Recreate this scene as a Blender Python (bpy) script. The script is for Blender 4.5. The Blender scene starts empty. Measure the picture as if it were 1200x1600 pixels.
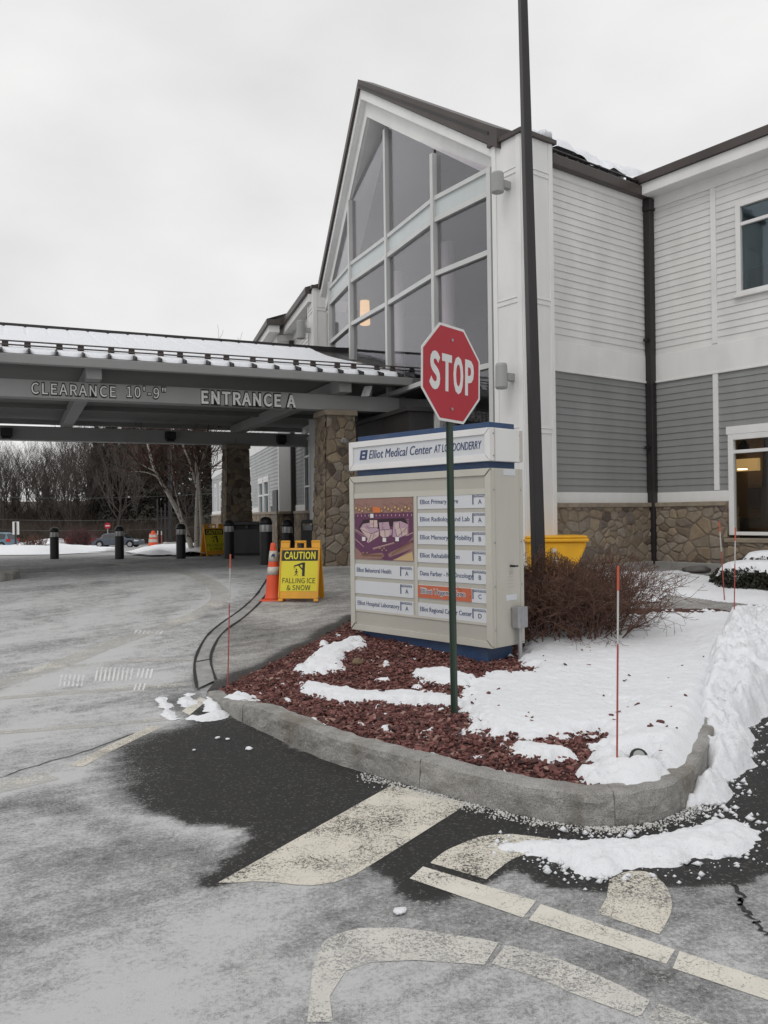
import bpy, math, random
import numpy as np
from mathutils import Vector, Matrix
random.seed(7); RNG = np.random.default_rng(7)
SC = bpy.context.scene; COL = SC.collection
R = math.radians
# ------------------------------------------------------------------ camera
FPX, CZ, TH, RH = 1295.0, 1.7, math.atan(5/1295), R(.75)
cf = np.array([0, math.cos(TH), math.sin(TH)]); _r0 = np.array([1., 0, 0]); _u0 = np.array([0, -math.sin(TH), math.cos(TH)])
cr = math.cos(RH)*_r0 - math.sin(RH)*_u0; cu = math.sin(RH)*_r0 + math.cos(RH)*_u0
cam = bpy.data.cameras.new('camera'); co = bpy.data.objects.new('camera', cam); COL.objects.link(co)
cam.sensor_fit = 'VERTICAL'; cam.sensor_height = 36; cam.lens = 36*FPX/1600; cam.clip_end = 3000; cam.clip_start = .05
M = Matrix(((cr[0], cu[0], -cf[0], 0), (cr[1], cu[1], -cf[1], 0), (cr[2], cu[2], -cf[2], CZ), (0, 0, 0, 1)))
co.matrix_world = M; SC.camera = co
# ------------------------------------------------------------------ sky and light (overcast)
SUN_EL, SUN_AZ = R(52), R(215)
w = bpy.data.worlds.new('World'); SC.world = w; w.use_nodes = True
nt = w.node_tree; N = nt.nodes; L = nt.links
bg = N['Background']; bg.inputs[1].default_value = .1
sky = N.new('ShaderNodeTexSky'); sky.sky_type = 'NISHITA'; sky.sun_disc = False
sky.sun_elevation = SUN_EL; sky.sun_rotation = SUN_AZ; sky.dust_density = 4
hs = N.new('ShaderNodeHueSaturation'); hs.inputs['Saturation'].default_value = .12; L.new(sky.outputs[0], hs.inputs['Color'])
tc = N.new('ShaderNodeTexCoord'); mp = N.new('ShaderNodeMapping'); mp.inputs['Scale'].default_value = (1.6, 1.6, 3.2)
L.new(tc.outputs['Generated'], mp.inputs[0])
nz = N.new('ShaderNodeTexNoise'); nz.inputs['Scale'].default_value = 1.7; nz.inputs['Detail'].default_value = 5; nz.inputs['Roughness'].default_value = .48
L.new(mp.outputs[0], nz.inputs['Vector'])
rp = N.new('ShaderNodeValToRGB'); L.new(nz.outputs[0], rp.inputs[0])
rp.color_ramp.elements[0].position = .3; rp.color_ramp.elements[0].color = (.645, .645, .65, 1)
rp.color_ramp.elements[1].position = .68; rp.color_ramp.elements[1].color = (.825, .82, .815, 1)
sc = N.new('ShaderNodeVectorMath'); sc.operation = 'SCALE'; sc.inputs['Scale'].default_value = 9.9; L.new(rp.outputs[0], sc.inputs[0])
mx = N.new('ShaderNodeMixRGB'); mx.inputs[0].default_value = .12; L.new(sc.outputs[0], mx.inputs[1]); L.new(hs.outputs[0], mx.inputs[2])
L.new(mx.outputs[0], bg.inputs[0])
sl = bpy.data.lights.new('sun', 'SUN'); sl.energy = .5; sl.angle = R(25); sl.color = (1, .97, .93)
so = bpy.data.objects.new('sun', sl); COL.objects.link(so)
sd = Vector((math.sin(SUN_AZ)*math.cos(SUN_EL), math.cos(SUN_AZ)*math.cos(SUN_EL), math.sin(SUN_EL)))
so.rotation_euler = sd.to_track_quat('Z', 'Y').to_euler(); so.location = (-20, -20, 40)
SC.view_settings.view_transform = 'Standard'; SC.view_settings.look = 'None'; SC.view_settings.exposure = .27; SC.view_settings.gamma = 1
try:
    SC.cycles.max_bounces = 6; SC.cycles.transparent_max_bounces = 12; SC.cycles.caustics_reflective = False; SC.cycles.caustics_refractive = False
except Exception: pass
# ------------------------------------------------------------------ numeric helpers
def ss(t): t = np.clip(t, 0, 1); return t*t*(3-2*t)
def terr(x, y): return .62*ss((y-6.5)/9.5) - 1.88*(np.clip((y-24)/62, 0, 1)*.85+.15*ss((y-24)/62)) + 6.0*ss((y-104)/30)*ss((30-x)/40)
def ray(px, py): return cf + cr*(px-600)/FPX + cu*(800-py)/FPX
CAMP = np.array([0, 0, CZ])
def at(px, py, dz=0.):
    d = ray(px, py); t = 1.
    while t < 400:
        p = CAMP + d*t
        if p[2] <= terr(p[0], p[1]) + dz: break
        t += .01 if t < 30 else .1
    return p
def depth(px, py, Y): d = ray(px, py); return CAMP + d*(Y/d[1])
def gpx(lst, dz=0.): return np.array([at(a, b, dz)[:2] for a, b in lst])
def _h(i, j, s):
    n = (i*374761393 + j*668265263 + s*1442695041) & 0xffffffff
    n = ((n ^ (n >> 13))*1274126177) & 0xffffffff
    return ((n ^ (n >> 16)) & 0xffff)/65535.
def vno(x, y, s=0):
    x = np.asarray(x, float); y = np.asarray(y, float)
    i = np.floor(x).astype(np.int64); j = np.floor(y).astype(np.int64); u = ss(x-i); v = ss(y-j)
    return (_h(i, j, s)*(1-u)+_h(i+1, j, s)*u)*(1-v) + (_h(i, j+1, s)*(1-u)+_h(i+1, j+1, s)*u)*v
def fbm(x, y, f=1., o=4, s=0):
    a = .5; r = 0; x = np.asarray(x)*f; y = np.asarray(y)*f
    for k in range(o): r = r + a*vno(x, y, s+k); a *= .5; x = x*2.03+3.1; y = y*2.03+1.7
    return r/(1-.5**o)
def sdp(X, Y, poly):                                   # signed distance, positive inside
    poly = np.asarray(poly); d = np.full(X.shape, 1e9); ins = np.zeros(X.shape, bool); n = len(poly)
    for k in range(n):
        a = poly[k]; b = poly[(k+1) % n]; e = b-a; wx = X-a[0]; wy = Y-a[1]
        t = np.clip((wx*e[0]+wy*e[1])/(e@e+1e-12), 0, 1)
        d = np.minimum(d, (wx-t*e[0])**2+(wy-t*e[1])**2)
        c = ((a[1] > Y) != (b[1] > Y)); q = np.where(abs(b[1]-a[1]) < 1e-12, 1e-12, b[1]-a[1])
        ins ^= c & (X < (b[0]-a[0])*(Y-a[1])/q + a[0])
    d = np.sqrt(d); return np.where(ins, d, -d)
def sdl(X, Y, line):                                   # distance to polyline
    line = np.asarray(line); d = np.full(X.shape, 1e9)
    for a, b in zip(line[:-1], line[1:]):
        e = b-a; wx = X-a[0]; wy = Y-a[1]; t = np.clip((wx*e[0]+wy*e[1])/(e@e+1e-12), 0, 1)
        d = np.minimum(d, (wx-t*e[0])**2+(wy-t*e[1])**2)
    return np.sqrt(d)
def smooth(pts, n=4):
    P = np.asarray(pts, float); out = []
    for k in range(len(P)-1):
        a = P[max(k-1, 0)]; b = P[k]; c = P[k+1]; d = P[min(k+2, len(P)-1)]
        for q in range(n):
            t = q/n; out.append(.5*((2*b)+(c-a)*t+(2*a-5*b+4*c-d)*t*t+(3*b-a-3*c+d)*t**3))
    out.append(P[-1]); return np.array(out)
# ------------------------------------------------------------------ materials
def newmat(name):
    m = bpy.data.materials.new(name); m.use_nodes = True; t = m.node_tree
    return m, t, t.nodes, t.links, t.nodes['Principled BSDF']
def noise_n(t, scale, detail=4, vec=None, rough=.55, sc3=None):
    n = t.nodes.new('ShaderNodeTexNoise'); n.inputs['Scale'].default_value = scale; n.inputs['Detail'].default_value = detail; n.inputs['Roughness'].default_value = rough
    if vec is None: vec = t.nodes.new('ShaderNodeTexCoord').outputs['Object']
    if sc3:
        q = t.nodes.new('ShaderNodeMapping'); q.inputs['Scale'].default_value = sc3; t.links.new(vec, q.inputs[0]); vec = q.outputs[0]
    t.links.new(vec, n.inputs['Vector']); return n.outputs[0]
def ramp(t, src, p0, p1, c0=(0, 0, 0, 1), c1=(1, 1, 1, 1)):
    r = t.nodes.new('ShaderNodeValToRGB'); t.links.new(src, r.inputs[0]); e = r.color_ramp.elements
    e[0].position = p0; e[1].position = p1; e[0].color = (*c0[:3], 1); e[1].color = (*c1[:3], 1); return r.outputs[0]
def mixc(t, fac, a, b, mode='MIX'):
    m = t.nodes.new('ShaderNodeMixRGB'); m.blend_type = mode
    for i, v in enumerate((fac, a, b)):
        if isinstance(v, (int, float)): m.inputs[i].default_value = v
        elif isinstance(v, tuple): m.inputs[i].default_value = (*v[:3], 1)
        else: t.links.new(v, m.inputs[i])
    return m.outputs[0]
def math_n(t, op, a, b=0.):
    m = t.nodes.new('ShaderNodeMath'); m.operation = op
    for i, v in enumerate((a, b)):
        if isinstance(v, (int, float)): m.inputs[i].default_value = v
        else: t.links.new(v, m.inputs[i])
    return m.outputs[0]
def bump(t, bs, h, strength=.3, dist=.01):
    b = t.nodes.new('ShaderNodeBump'); b.inputs['Strength'].default_value = strength; b.inputs['Distance'].default_value = dist
    t.links.new(h, b.inputs['Height']); t.links.new(b.outputs[0], bs.inputs['Normal'])
def paint(name, c, rough=.5, var=.12, sc=6., bmp=0., bsc=60., metal=0., streak=True, spec=.4, dirt=None, fine=0.):
    m, t, n, l, bs = newmat(name)
    bs.inputs['Roughness'].default_value = rough; bs.inputs['Metallic'].default_value = metal; bs.inputs['Specular IOR Level'].default_value = spec
    v = noise_n(t, sc, 5, sc3=(1, 1, .25) if streak else None)
    d = dirt or tuple(k*(1-3*var) for k in c)
    col = mixc(t, ramp(t, v, .35, .75), tuple(min(1, k*(1+var*.5)) for k in c), tuple(k*(1-var) for k in c))
    v2 = noise_n(t, sc*.35, 6); col = mixc(t, math_n(t, 'MULTIPLY', ramp(t, v2, .52, .8), .6), col, d)
    if fine:
        v3 = noise_n(t, 130, 2); col = mixc(t, math_n(t, 'MULTIPLY', ramp(t, v3, .45, .7), fine), col, tuple(k*.5 for k in c))
    l.new(col, bs.inputs['Base Color'])
    if bmp: bump(t, bs, noise_n(t, bsc, 3), bmp, .01)
    return m
def emit(name, c, s):
    m, t, n, l, bs = newmat(name); bs.inputs['Base Color'].default_value = (*c, 1); bs.inputs['Emission Color'].default_value = (*c, 1); bs.inputs['Emission Strength'].default_value = s; return m
def glass(name, tint=(.3, .3, .32), ior=1.7, gl=(1, 1, 1), wav=.0):
    m, t, n, l, bs = newmat(name); n.remove(bs); out = n['Material Output']
    tr = n.new('ShaderNodeBsdfTransparent'); tr.inputs[0].default_value = (*tint, 1)
    g = n.new('ShaderNodeBsdfGlossy'); g.inputs['Roughness'].default_value = .03; g.inputs[0].default_value = (*gl, 1)
    fr = n.new('ShaderNodeFresnel'); gb = n.new('ShaderNodeNewGeometry'); mi = n.new('ShaderNodeMix'); mi.inputs[2].default_value = ior; mi.inputs[3].default_value = 1/ior; l.new(gb.outputs['Backfacing'], mi.inputs[0]); l.new(mi.outputs[0], fr.inputs[0])
    mxs = n.new('ShaderNodeMixShader'); l.new(fr.outputs[0], mxs.inputs[0]); l.new(tr.outputs[0], mxs.inputs[1]); l.new(g.outputs[0], mxs.inputs[2]); l.new(mxs.outputs[0], out.inputs[0])
    b = n.new('ShaderNodeBump'); b.inputs['Strength'].default_value = .06; b.inputs['Distance'].default_value = .02; l.new(noise_n(t, 1.3, 2), b.inputs['Height']); l.new(b.outputs[0], g.inputs['Normal'])
    return m
def stone(name, bright=1., sc=3.9):
    m, t, n, l, bs = newmat(name); bs.inputs['Roughness'].default_value = .85; bs.inputs['Specular IOR Level'].default_value = .25
    tcn = n.new('ShaderNodeTexCoord'); wv = n.new('ShaderNodeTexNoise'); wv.inputs['Scale'].default_value = 2.2; wv.inputs['Detail'].default_value = 2
    l.new(tcn.outputs['Object'], wv.inputs['Vector'])
    mxv = n.new('ShaderNodeVectorMath'); mxv.operation = 'MULTIPLY_ADD'; l.new(wv.outputs['Color'], mxv.inputs[0]); mxv.inputs[1].default_value = (.32, .32, .32); l.new(tcn.outputs['Object'], mxv.inputs[2])
    mpn = n.new('ShaderNodeMapping'); mpn.inputs['Scale'].default_value = (1, 1, 1.25); l.new(mxv.outputs[0], mpn.inputs[0])
    def vor(feat):
        v = n.new('ShaderNodeTexVoronoi'); v.feature = feat; v.inputs['Scale'].default_value = sc; v.inputs['Randomness'].default_value = .86; l.new(mpn.outputs[0], v.inputs['Vector']); return v
    v1 = vor('F1'); v2 = vor('DISTANCE_TO_EDGE')
    sep = n.new('ShaderNodeSeparateColor'); l.new(v1.outputs['Color'], sep.inputs[0])
    cr_ = n.new('ShaderNodeValToRGB'); l.new(sep.outputs[0], cr_.inputs[0]); e = cr_.color_ramp.elements
    cols = [(0, (.075, .055, .048)), (.16, (.17, .125, .085)), (.36, (.26, .195, .125)), (.55, (.19, .155, .12)), (.72, (.31, .235, .15)), (.88, (.2, .165, .135)), (1, (.11, .085, .075))]
    e[0].color = (*[k*bright for k in cols[0][1]], 1); e[1].color = (*[k*bright for k in cols[-1][1]], 1)
    for p, c in cols[1:-1]: q = e.new(p); q.color = (*[k*bright for k in c], 1)
    cc = mixc(t, ramp(t, noise_n(t, 14, 6), .35, .75), cr_.outputs[0], tuple(.085*bright*k for k in (1.2, 1, .8)), 'MIX')
    cc2 = mixc(t, .55, cr_.outputs[0], cc)
    edge = ramp(t, v2.outputs['Distance'], .008, .035)
    l.new(mixc(t, edge, (.10*bright, .08*bright, .06*bright), cc2), bs.inputs['Base Color'])
    hgt = math_n(t, 'ADD', ramp(t, v2.outputs['Distance'], .0, .09), math_n(t, 'MULTIPLY', noise_n(t, 18, 5), .35))
    bump(t, bs, hgt, .8, .035); return m
def snowm(name, dirty=.0, c=(.84, .855, .885)):
    m, t, n, l, bs = newmat(name); bs.inputs['Roughness'].default_value = .7; bs.inputs['Specular IOR Level'].default_value = .25
    bs.inputs['Subsurface Weight'].default_value = .0
    d = ramp(t, noise_n(t, 9, 7, rough=.65), .56, .78); sp = ramp(t, noise_n(t, 48, 4, rough=.65), .64, .72)
    col = mixc(t, math_n(t, 'MULTIPLY', d, .25+dirty), c, (.5, .48, .45)); col = mixc(t, math_n(t, 'MULTIPLY', sp, .18+dirty), col, (.2, .17, .15))
    l.new(col, bs.inputs['Base Color']); bump(t, bs, math_n(t, 'ADD', noise_n(t, 24, 8, rough=.7), math_n(t, 'MULTIPLY', noise_n(t, 110, 3), .5)), .75, .02); return m
MT = dict(
    white=paint('white_paint', (.73, .727, .718), .55, .07, 2.5), offwhite=paint('trim_paint', (.75, .747, .738), .5, .06, 3),
    wsiding=paint('white_siding', (.70, .693, .68), .6, .12, 1.6), gsiding=paint('grey_siding', (.26, .268, .262), .65, .14, 1.6),
    gsiding2=paint('pale_grey_siding', (.40, .41, .41), .65, .1, 2.), brown=paint('brown_metal', (.068, .056, .052), .45, .15, 3), darkbrown=paint('dark_bronze_metal', (.026, .023, .023), .4, .2, 4),
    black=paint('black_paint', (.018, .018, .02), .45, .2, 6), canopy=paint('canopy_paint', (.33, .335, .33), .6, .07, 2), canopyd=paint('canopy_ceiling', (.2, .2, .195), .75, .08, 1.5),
    frame=paint('silver_frame', (.56, .57, .56), .4, .06, 4), spandrel=paint('spandrel_panel', (.52, .56, .56), .25, .05, 3),
    stone=stone('field_stone'), stonedark=stone('field_stone_column', .95, 3.8), ledge=paint('ledge_stone', (.28, .235, .18), .85, .2, 9, .4, 30, streak=False),
    concrete=paint('concrete', (.33, .325, .31), .9, .14, 5, .3, 80, streak=False, fine=.3),
    glass=glass('facade_glass', (.86, .84, .86), 1.85, (.97, .98, 1.0)), glass2=glass('window_glass', (.75, .78, .78), 1.75, (.72, .86, .95)), glass3=glass('clear_glass', (.9, .88, .84), 1.3),
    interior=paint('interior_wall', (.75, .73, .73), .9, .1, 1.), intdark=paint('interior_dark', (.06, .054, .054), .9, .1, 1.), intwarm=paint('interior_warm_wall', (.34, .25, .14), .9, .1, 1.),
    navy=paint('navy_paint', (.028, .062, .145), .45, .15, 5, dirt=(.1, .12, .16)), beige=paint('beige_panel', (.50, .485, .43), .5, .06, 3, dirt=(.37, .345, .29)), beige2=paint('beige_insert', (.42, .405, .36), .5, .04, 3),
    signwhite=paint('sign_white', (.60, .615, .64), .4, .03, 4), textblue=paint('lettering_blue', (.03, .055, .14), .5, .05), orange=paint('orange_insert', (.5, .13, .065), .5, .05),
    letter=paint('letter_white', (.78, .78, .77), .4, .03, 4), red=paint('sign_red', (.40, .012, .026), .38, .07, 5, dirt=(.25, .02, .03)), legend=paint('sign_legend_white', (.68, .68, .67), .4, .04, 5),
    postgreen=paint('green_post', (.03, .05, .036), .5, .15, 8), steel=paint('galvanised_steel', (.36, .36, .37), .45, .15, 20, metal=.6),
    yellow=paint('sign_yellow', (.66, .57, .03), .45, .06, 6), amber=paint('amber_plastic', (.70, .33, .025), .45, .1, 6, dirt=(.5, .28, .06)), blk=paint('lettering_black', (.02, .02, .015), .6, .05),
    cone=paint('cone_orange', (.68, .085, .03), .5, .1, 8, dirt=(.4, .12, .07)), band=paint('reflective_band', (.5, .47, .42), .5, .25, 9), 
    bin=paint('bin_grey', (.085, .088, .09), .55, .12, 5), binyellow=paint('bin_yellow', (.72, .37, .012), .5, .12, 4, dirt=(.42, .24, .05), streak=False),
    snow=snowm('snow'), dirtysnow=snowm('dirty_snow', .3), roofsnow=snowm('roof_snow', 0, (.83, .85, .89)),
    granite=paint('granite', (.36, .355, .34), .85, .3, 7, .9, 28, streak=False, dirt=(.17, .145, .11), fine=.6),
    stakered=paint('stake_red', (.36, .075, .06), .5, .1), stakeor=paint('stake_orange', (.50, .10, .055), .5, .1), stakewhite=paint('stake_white', (.48, .48, .46), .5, .1),
    twig=paint('twig_bark', (.115, .06, .043), .85, .25, 12, streak=False), bark=paint('tree_bark', (.06, .05, .044), .9, .25, 4), woodbark=paint('distant_twigs', (.085, .072, .064), .95, .2, 2),
    birch=None, pine=paint('pine_needles', (.05, .047, .038), .9, .35, 1.2, streak=False), hedge=paint('hedge_leaf', (.035, .035, .024), .85, .3, 9, streak=False), soil=paint('soil', (.085, .04, .032), .95, .3, 8, .6, 40, streak=False),
    tyre=paint('tyre_rubber', (.02, .02, .02), .8, .1), rim=paint('wheel_rim', (.35, .35, .36), .35, .1, metal=.7), carblue=paint('car_paint_blue', (.12, .2, .25), .3, .06), carbluegrey=paint('car_paint_slate', (.07, .085, .11), .28, .06), carmaroon=paint('car_paint_maroon', (.1, .035, .035), .3, .06), carglass=paint('car_glass', (.02, .022, .025), .08, .02, spec=.8),
    taillight=paint('tail_light', (.4, .02, .02), .3, .05), lightlens=paint('lamp_lens', (.62, .63, .62), .3, .06), greylamp=paint('grey_lamp', (.33, .335, .33), .5, .08), tan=paint('wood_tan', (.3, .2, .12), .7, .2),
    rock=paint('rock_grey', (.14, .135, .13), .9, .25, 6, .6, 25, streak=False), warm=emit('warm_light', (1, .66, .3), .95), roomteal=paint('room_wall', (.42, .5, .52), .9, .1, 1.), warmdim=emit('soffit_glow', (1, .68, .28), .3), warm2=emit('warm_downlight', (1, .72, .4), 6), clear=paint('clear_lens', (.42, .43, .43), .2, .15, 20),
)
def granitem():
    m, t, n, l, bs = newmat('granite_kerb'); bs.inputs['Roughness'].default_value = .85; bs.inputs['Specular IOR Level'].default_value = .25
    a = noise_n(t, 4.5, 8, rough=.72); b = noise_n(t, 160, 3, rough=.7); c = noise_n(t, 22, 6, rough=.7); d = noise_n(t, 2.2, 5, sc3=(1, 1, .3))
    col = mixc(t, ramp(t, a, .36, .66), (.47, .46, .44), (.27, .26, .24)); col = mixc(t, math_n(t, 'MULTIPLY', ramp(t, d, .54, .68), .55), col, (.17, .135, .09)); col = mixc(t, math_n(t, 'MULTIPLY', ramp(t, b, .48, .62), .55), col, (.09, .088, .085)); col = mixc(t, math_n(t, 'MULTIPLY', ramp(t, c, .56, .68), .5), col, (.5, .49, .47))
    l.new(col, bs.inputs['Base Color']); bump(t, bs, math_n(t, 'ADD', c, math_n(t, 'MULTIPLY', a, 2.)), .9, .025); return m
MT['granite'] = granitem()
def birchm():
    m, t, n, l, bs = newmat('birch_bark'); bs.inputs['Roughness'].default_value = .8
    l.new(mixc(t, ramp(t, noise_n(t, 3, 5, sc3=(2, 2, 6)), .58, .66), (.52, .49, .45), (.06, .05, .042)), bs.inputs['Base Color']); return m
MT['birch'] = birchm()
def stone_relief(name, bright=1.):
    m, t, n, l, bs = newmat(name); bs.inputs['Roughness'].default_value = .88; bs.inputs['Specular IOR Level'].default_value = .2
    def attr(k): a = n.new('ShaderNodeAttribute'); a.attribute_name = k; return a.outputs['Fac']
    cr_ = n.new('ShaderNodeValToRGB'); l.new(attr('cell'), cr_.inputs[0]); e = cr_.color_ramp.elements
    cols = [(0, (.08, .06, .052)), (.14, (.19, .145, .105)), (.3, (.30, .23, .155)), (.45, (.21, .175, .14)), (.58, (.35, .275, .185)), (.72, (.26, .215, .165)), (.85, (.31, .27, .22)), (1, (.13, .10, .09))]
    e[0].color = (*[k*bright for k in cols[0][1]], 1); e[1].color = (*[k*bright for k in cols[-1][1]], 1)
    for p, c in cols[1:-1]: q = e.new(p); q.color = (*[k*bright for k in c], 1)
    nz1 = noise_n(t, 11, 7, rough=.7); cc = mixc(t, math_n(t, 'MULTIPLY', ramp(t, nz1, .4, .75), .6), cr_.outputs[0], tuple(.11*bright*k for k in (1.15, 1, .85)))
    cc = mixc(t, math_n(t, 'MULTIPLY', ramp(t, noise_n(t, 5, 4), .5, .75), .35), cc, tuple(.36*bright*k for k in (1, .88, .7)))
    l.new(mixc(t, ramp(t, attr('edge'), .15, .45), tuple(bright*k for k in (.19, .155, .12)), cc), bs.inputs['Base Color']); bump(t, bs, math_n(t, 'ADD', nz1, math_n(t, 'MULTIPLY', noise_n(t, 60, 4), .4)), .7, .02); return m
MT['stonerel'] = stone_relief('stone_veneer'); MT['stonecol'] = stone_relief('stone_veneer_column', .9)
# ------------------------------------------------------------------ object helpers
ORI = {}
def world_o(p): return ORI.get(p.name, np.zeros(3)) if p else np.zeros(3)
def tag(o, label=None, cat=None, group=None, kind=None):
    if label: o['label'] = label
    if cat: o['category'] = cat
    if group: o['group'] = group
    if kind: o['kind'] = kind
    return o
def thing(name, loc, label, cat, group=None):
    o = bpy.data.objects.new(name, None); COL.objects.link(o); o.location = loc; o.empty_display_size = .2; ORI[o.name] = np.array(loc, float)
    return tag(o, label, cat, group)
class MB:
    def __init__(s): s.v = []; s.f = []; s.mi = []; s.m = 0
    def add(s, vs, fs):
        o = len(s.v); s.v += [tuple(map(float, p)) for p in vs]
        for f in fs: s.f.append(tuple(i+o for i in f)); s.mi.append(s.m)
        return s
    def hexa(s, p): return s.add(p, [(0, 3, 2, 1), (4, 5, 6, 7), (0, 1, 5, 4), (1, 2, 6, 5), (2, 3, 7, 6), (3, 0, 4, 7)])
    def box(s, x0, x1, y0, y1, z0, z1): return s.hexa([(x0, y0, z0), (x1, y0, z0), (x1, y1, z0), (x0, y1, z0), (x0, y0, z1), (x1, y0, z1), (x1, y1, z1), (x0, y1, z1)])
    def wbox(s, W, s0, s1, z0, z1, o0, o1): return s.hexa([W.pt(s0, z0, o0), W.pt(s0, z0, o1), W.pt(s1, z0, o1), W.pt(s1, z0, o0), W.pt(s0, z1, o0), W.pt(s0, z1, o1), W.pt(s1, z1, o1), W.pt(s1, z1, o0)])
    def prism(s, A, B):
        n = len(A); return s.add(list(A)+list(B), [tuple(range(n))[::-1], tuple(range(n, 2*n))]+[(i, (i+1) % n, n+(i+1) % n, n+i) for i in range(n)])
    def wprism(s, W, pl, o0, o1): return s.prism([W.pt(a, b, o0) for a, b in pl], [W.pt(a, b, o1) for a, b in pl])
    def tube(s, pts, rad, n=8, cap=True):
        pts = [np.array(p, float) for p in pts]; k = len(pts); rad = [rad]*k if isinstance(rad, (int, float)) else rad; V = []
        for i in range(k):
            d = pts[min(i+1, k-1)]-pts[max(i-1, 0)]; d = d/(np.linalg.norm(d)+1e-9); a = np.cross(d, (0, 0, 1.) if abs(d[2]) < .9 else (1., 0, 0)); a /= np.linalg.norm(a); b = np.cross(d, a)
            for j in range(n): q = 2*math.pi*j/n; V.append(pts[i]+rad[i]*(math.cos(q)*a+math.sin(q)*b))
        F = [(i*n+j, i*n+(j+1) % n, (i+1)*n+(j+1) % n, (i+1)*n+j) for i in range(k-1) for j in range(n)]
        if cap: F += [tuple(range(n))[::-1], tuple(range((k-1)*n, k*n))]
        return s.add(V, F)
    def lathe(s, prof, n=20, c=(0, 0, 0), sq=None):
        V = []
        for r, z in prof:
            for j in range(n): q = 2*math.pi*j/n; V.append((c[0]+r*math.cos(q), c[1]+r*math.sin(q), c[2]+z))
        k = len(prof); F = [(i*n+j, i*n+(j+1) % n, (i+1)*n+(j+1) % n, (i+1)*n+j) for i in range(k-1) for j in range(n)]
        return s.add(V, F+[tuple(range(n))[::-1], tuple(range((k-1)*n, k*n))])
    def build(s, name, mats, parent=None, smooth=False, bevel=0., kind=None, off=True):
        me = bpy.data.meshes.new(name); o0 = world_o(parent) if off else np.zeros(3)
        V = (np.array(s.v)-o0) if len(s.v) else np.zeros((0, 3)); me.from_pydata(V.tolist(), [], s.f)
        if not isinstance(mats, (list, tuple)): mats = [mats]
        for m in mats: me.materials.append(m)
        if len(mats) > 1: me.polygons.foreach_set('material_index', s.mi)
        if smooth: me.polygons.foreach_set('use_smooth', [True]*len(me.polygons))
        me.update(); o = bpy.data.objects.new(name, me); COL.objects.link(o)
        if parent: o.parent = parent; ORI[o.name] = world_o(parent)
        if bevel:
            b = o.modifiers.new('bevel', 'BEVEL'); b.width = bevel; b.segments = 2; b.limit_method = 'ANGLE'; b.angle_limit = R(40)
        if kind: o['kind'] = kind
        return o
class Wall:
    def __init__(s, O, t, n=None, tilt=None):
        s.O = np.array([O[0], O[1]], float); s.t = np.array(t, float)/np.linalg.norm(t); s.n = np.array([s.t[1], -s.t[0]]) if n is None else np.array(n, float)/np.linalg.norm(n)
    def pt(s, a, z, o=0.): p = s.O+s.t*a+s.n*o; return np.array([p[0], p[1], z])
    def px(s, x, y, o=0.):
        d = ray(x, y); n3 = np.array([*s.n, 0]); P = np.array([*(s.O+s.n*o), 0]); k = ((P-CAMP)@n3)/(d@n3); q = CAMP+d*k
        return (q[:2]-s.O)@s.t, q[2]
def copy_tree(o, parent=None):
    c = o.copy(); COL.objects.link(c); c.parent = parent
    for ch in list(o.children): copy_tree(ch, c)
    return c
def relabel(o, label): o['label'] = label; return o
_E = {}
FONT_UI = None
try:
    import os
    FONT_UI = bpy.data.fonts.load(os.path.join(bpy.utils.resource_path('LOCAL'), 'datafiles', 'fonts', 'Noto Sans CJK Regular.woff2'))
except Exception: FONT_UI = None
def text_obj(name, s, mat, parent, org, xd, up, cap, width=None, shear=0., bold=0., ext=.003, align='L', space=1., sans=False):
    key = bool(sans and FONT_UI)
    def mk(st, b):
        cu_ = bpy.data.curves.new('t', 'FONT'); cu_.body = st; cu_.size = 1
        if key: cu_.font = FONT_UI
        cu_.extrude = .0; cu_.offset = b; cu_.shear = shear; cu_.space_character = space; cu_.resolution_u = 3
        ob = bpy.data.objects.new('t', cu_); COL.objects.link(ob); dg = bpy.context.evaluated_depsgraph_get(); dg.update()
        me = bpy.data.meshes.new_from_object(ob.evaluated_get(dg)); bpy.data.objects.remove(ob); bpy.data.curves.remove(cu_); return me
    if key not in _E:
        q = mk('E', 0); a = np.array([v.co[:] for v in q.vertices]); _E[key] = a[:, 1].max(); bpy.data.meshes.remove(q)
    me = mk(s, bold); V = np.array([v.co[:] for v in me.vertices]); k = cap/_E[key]; fs = [tuple(p.vertices) for p in me.polygons]; bpy.data.meshes.remove(me)
    x0, x1 = V[:, 0].min(), V[:, 0].max(); kx = width/(x1-x0) if width else k
    X = (V[:, 0]-x0)*kx; tot = (x1-x0)*kx
    if align == 'C': X = X-tot/2
    org = np.array(org, float); xd = np.array(xd, float); up = np.array(up, float); nn = np.cross(xd, up)
    P = org+X[:, None]*xd+(V[:, 1]*k)[:, None]*up
    m = MB(); m.add(P+nn*ext, fs)
    nf = len(P); edges = {}
    for f in fs:
        for i in range(len(f)):
            a, b = f[i], f[(i+1) % len(f)]; edges.setdefault((min(a, b), max(a, b)), []).append((a, b))
    m.add(list(P+nn*ext)+list(P-nn*.001), [(e[0][1], e[0][0], e[0][0]+nf, e[0][1]+nf) for e in edges.values() if len(e) == 1])
    return m.build(name, mat, parent)
def wtext(name, s, mat, parent, W, a, z, o, cap, **k): return text_obj(name, s, mat, parent, W.pt(a, z, o), (*W.t, 0), (0, 0, 1), cap, **k)
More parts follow.
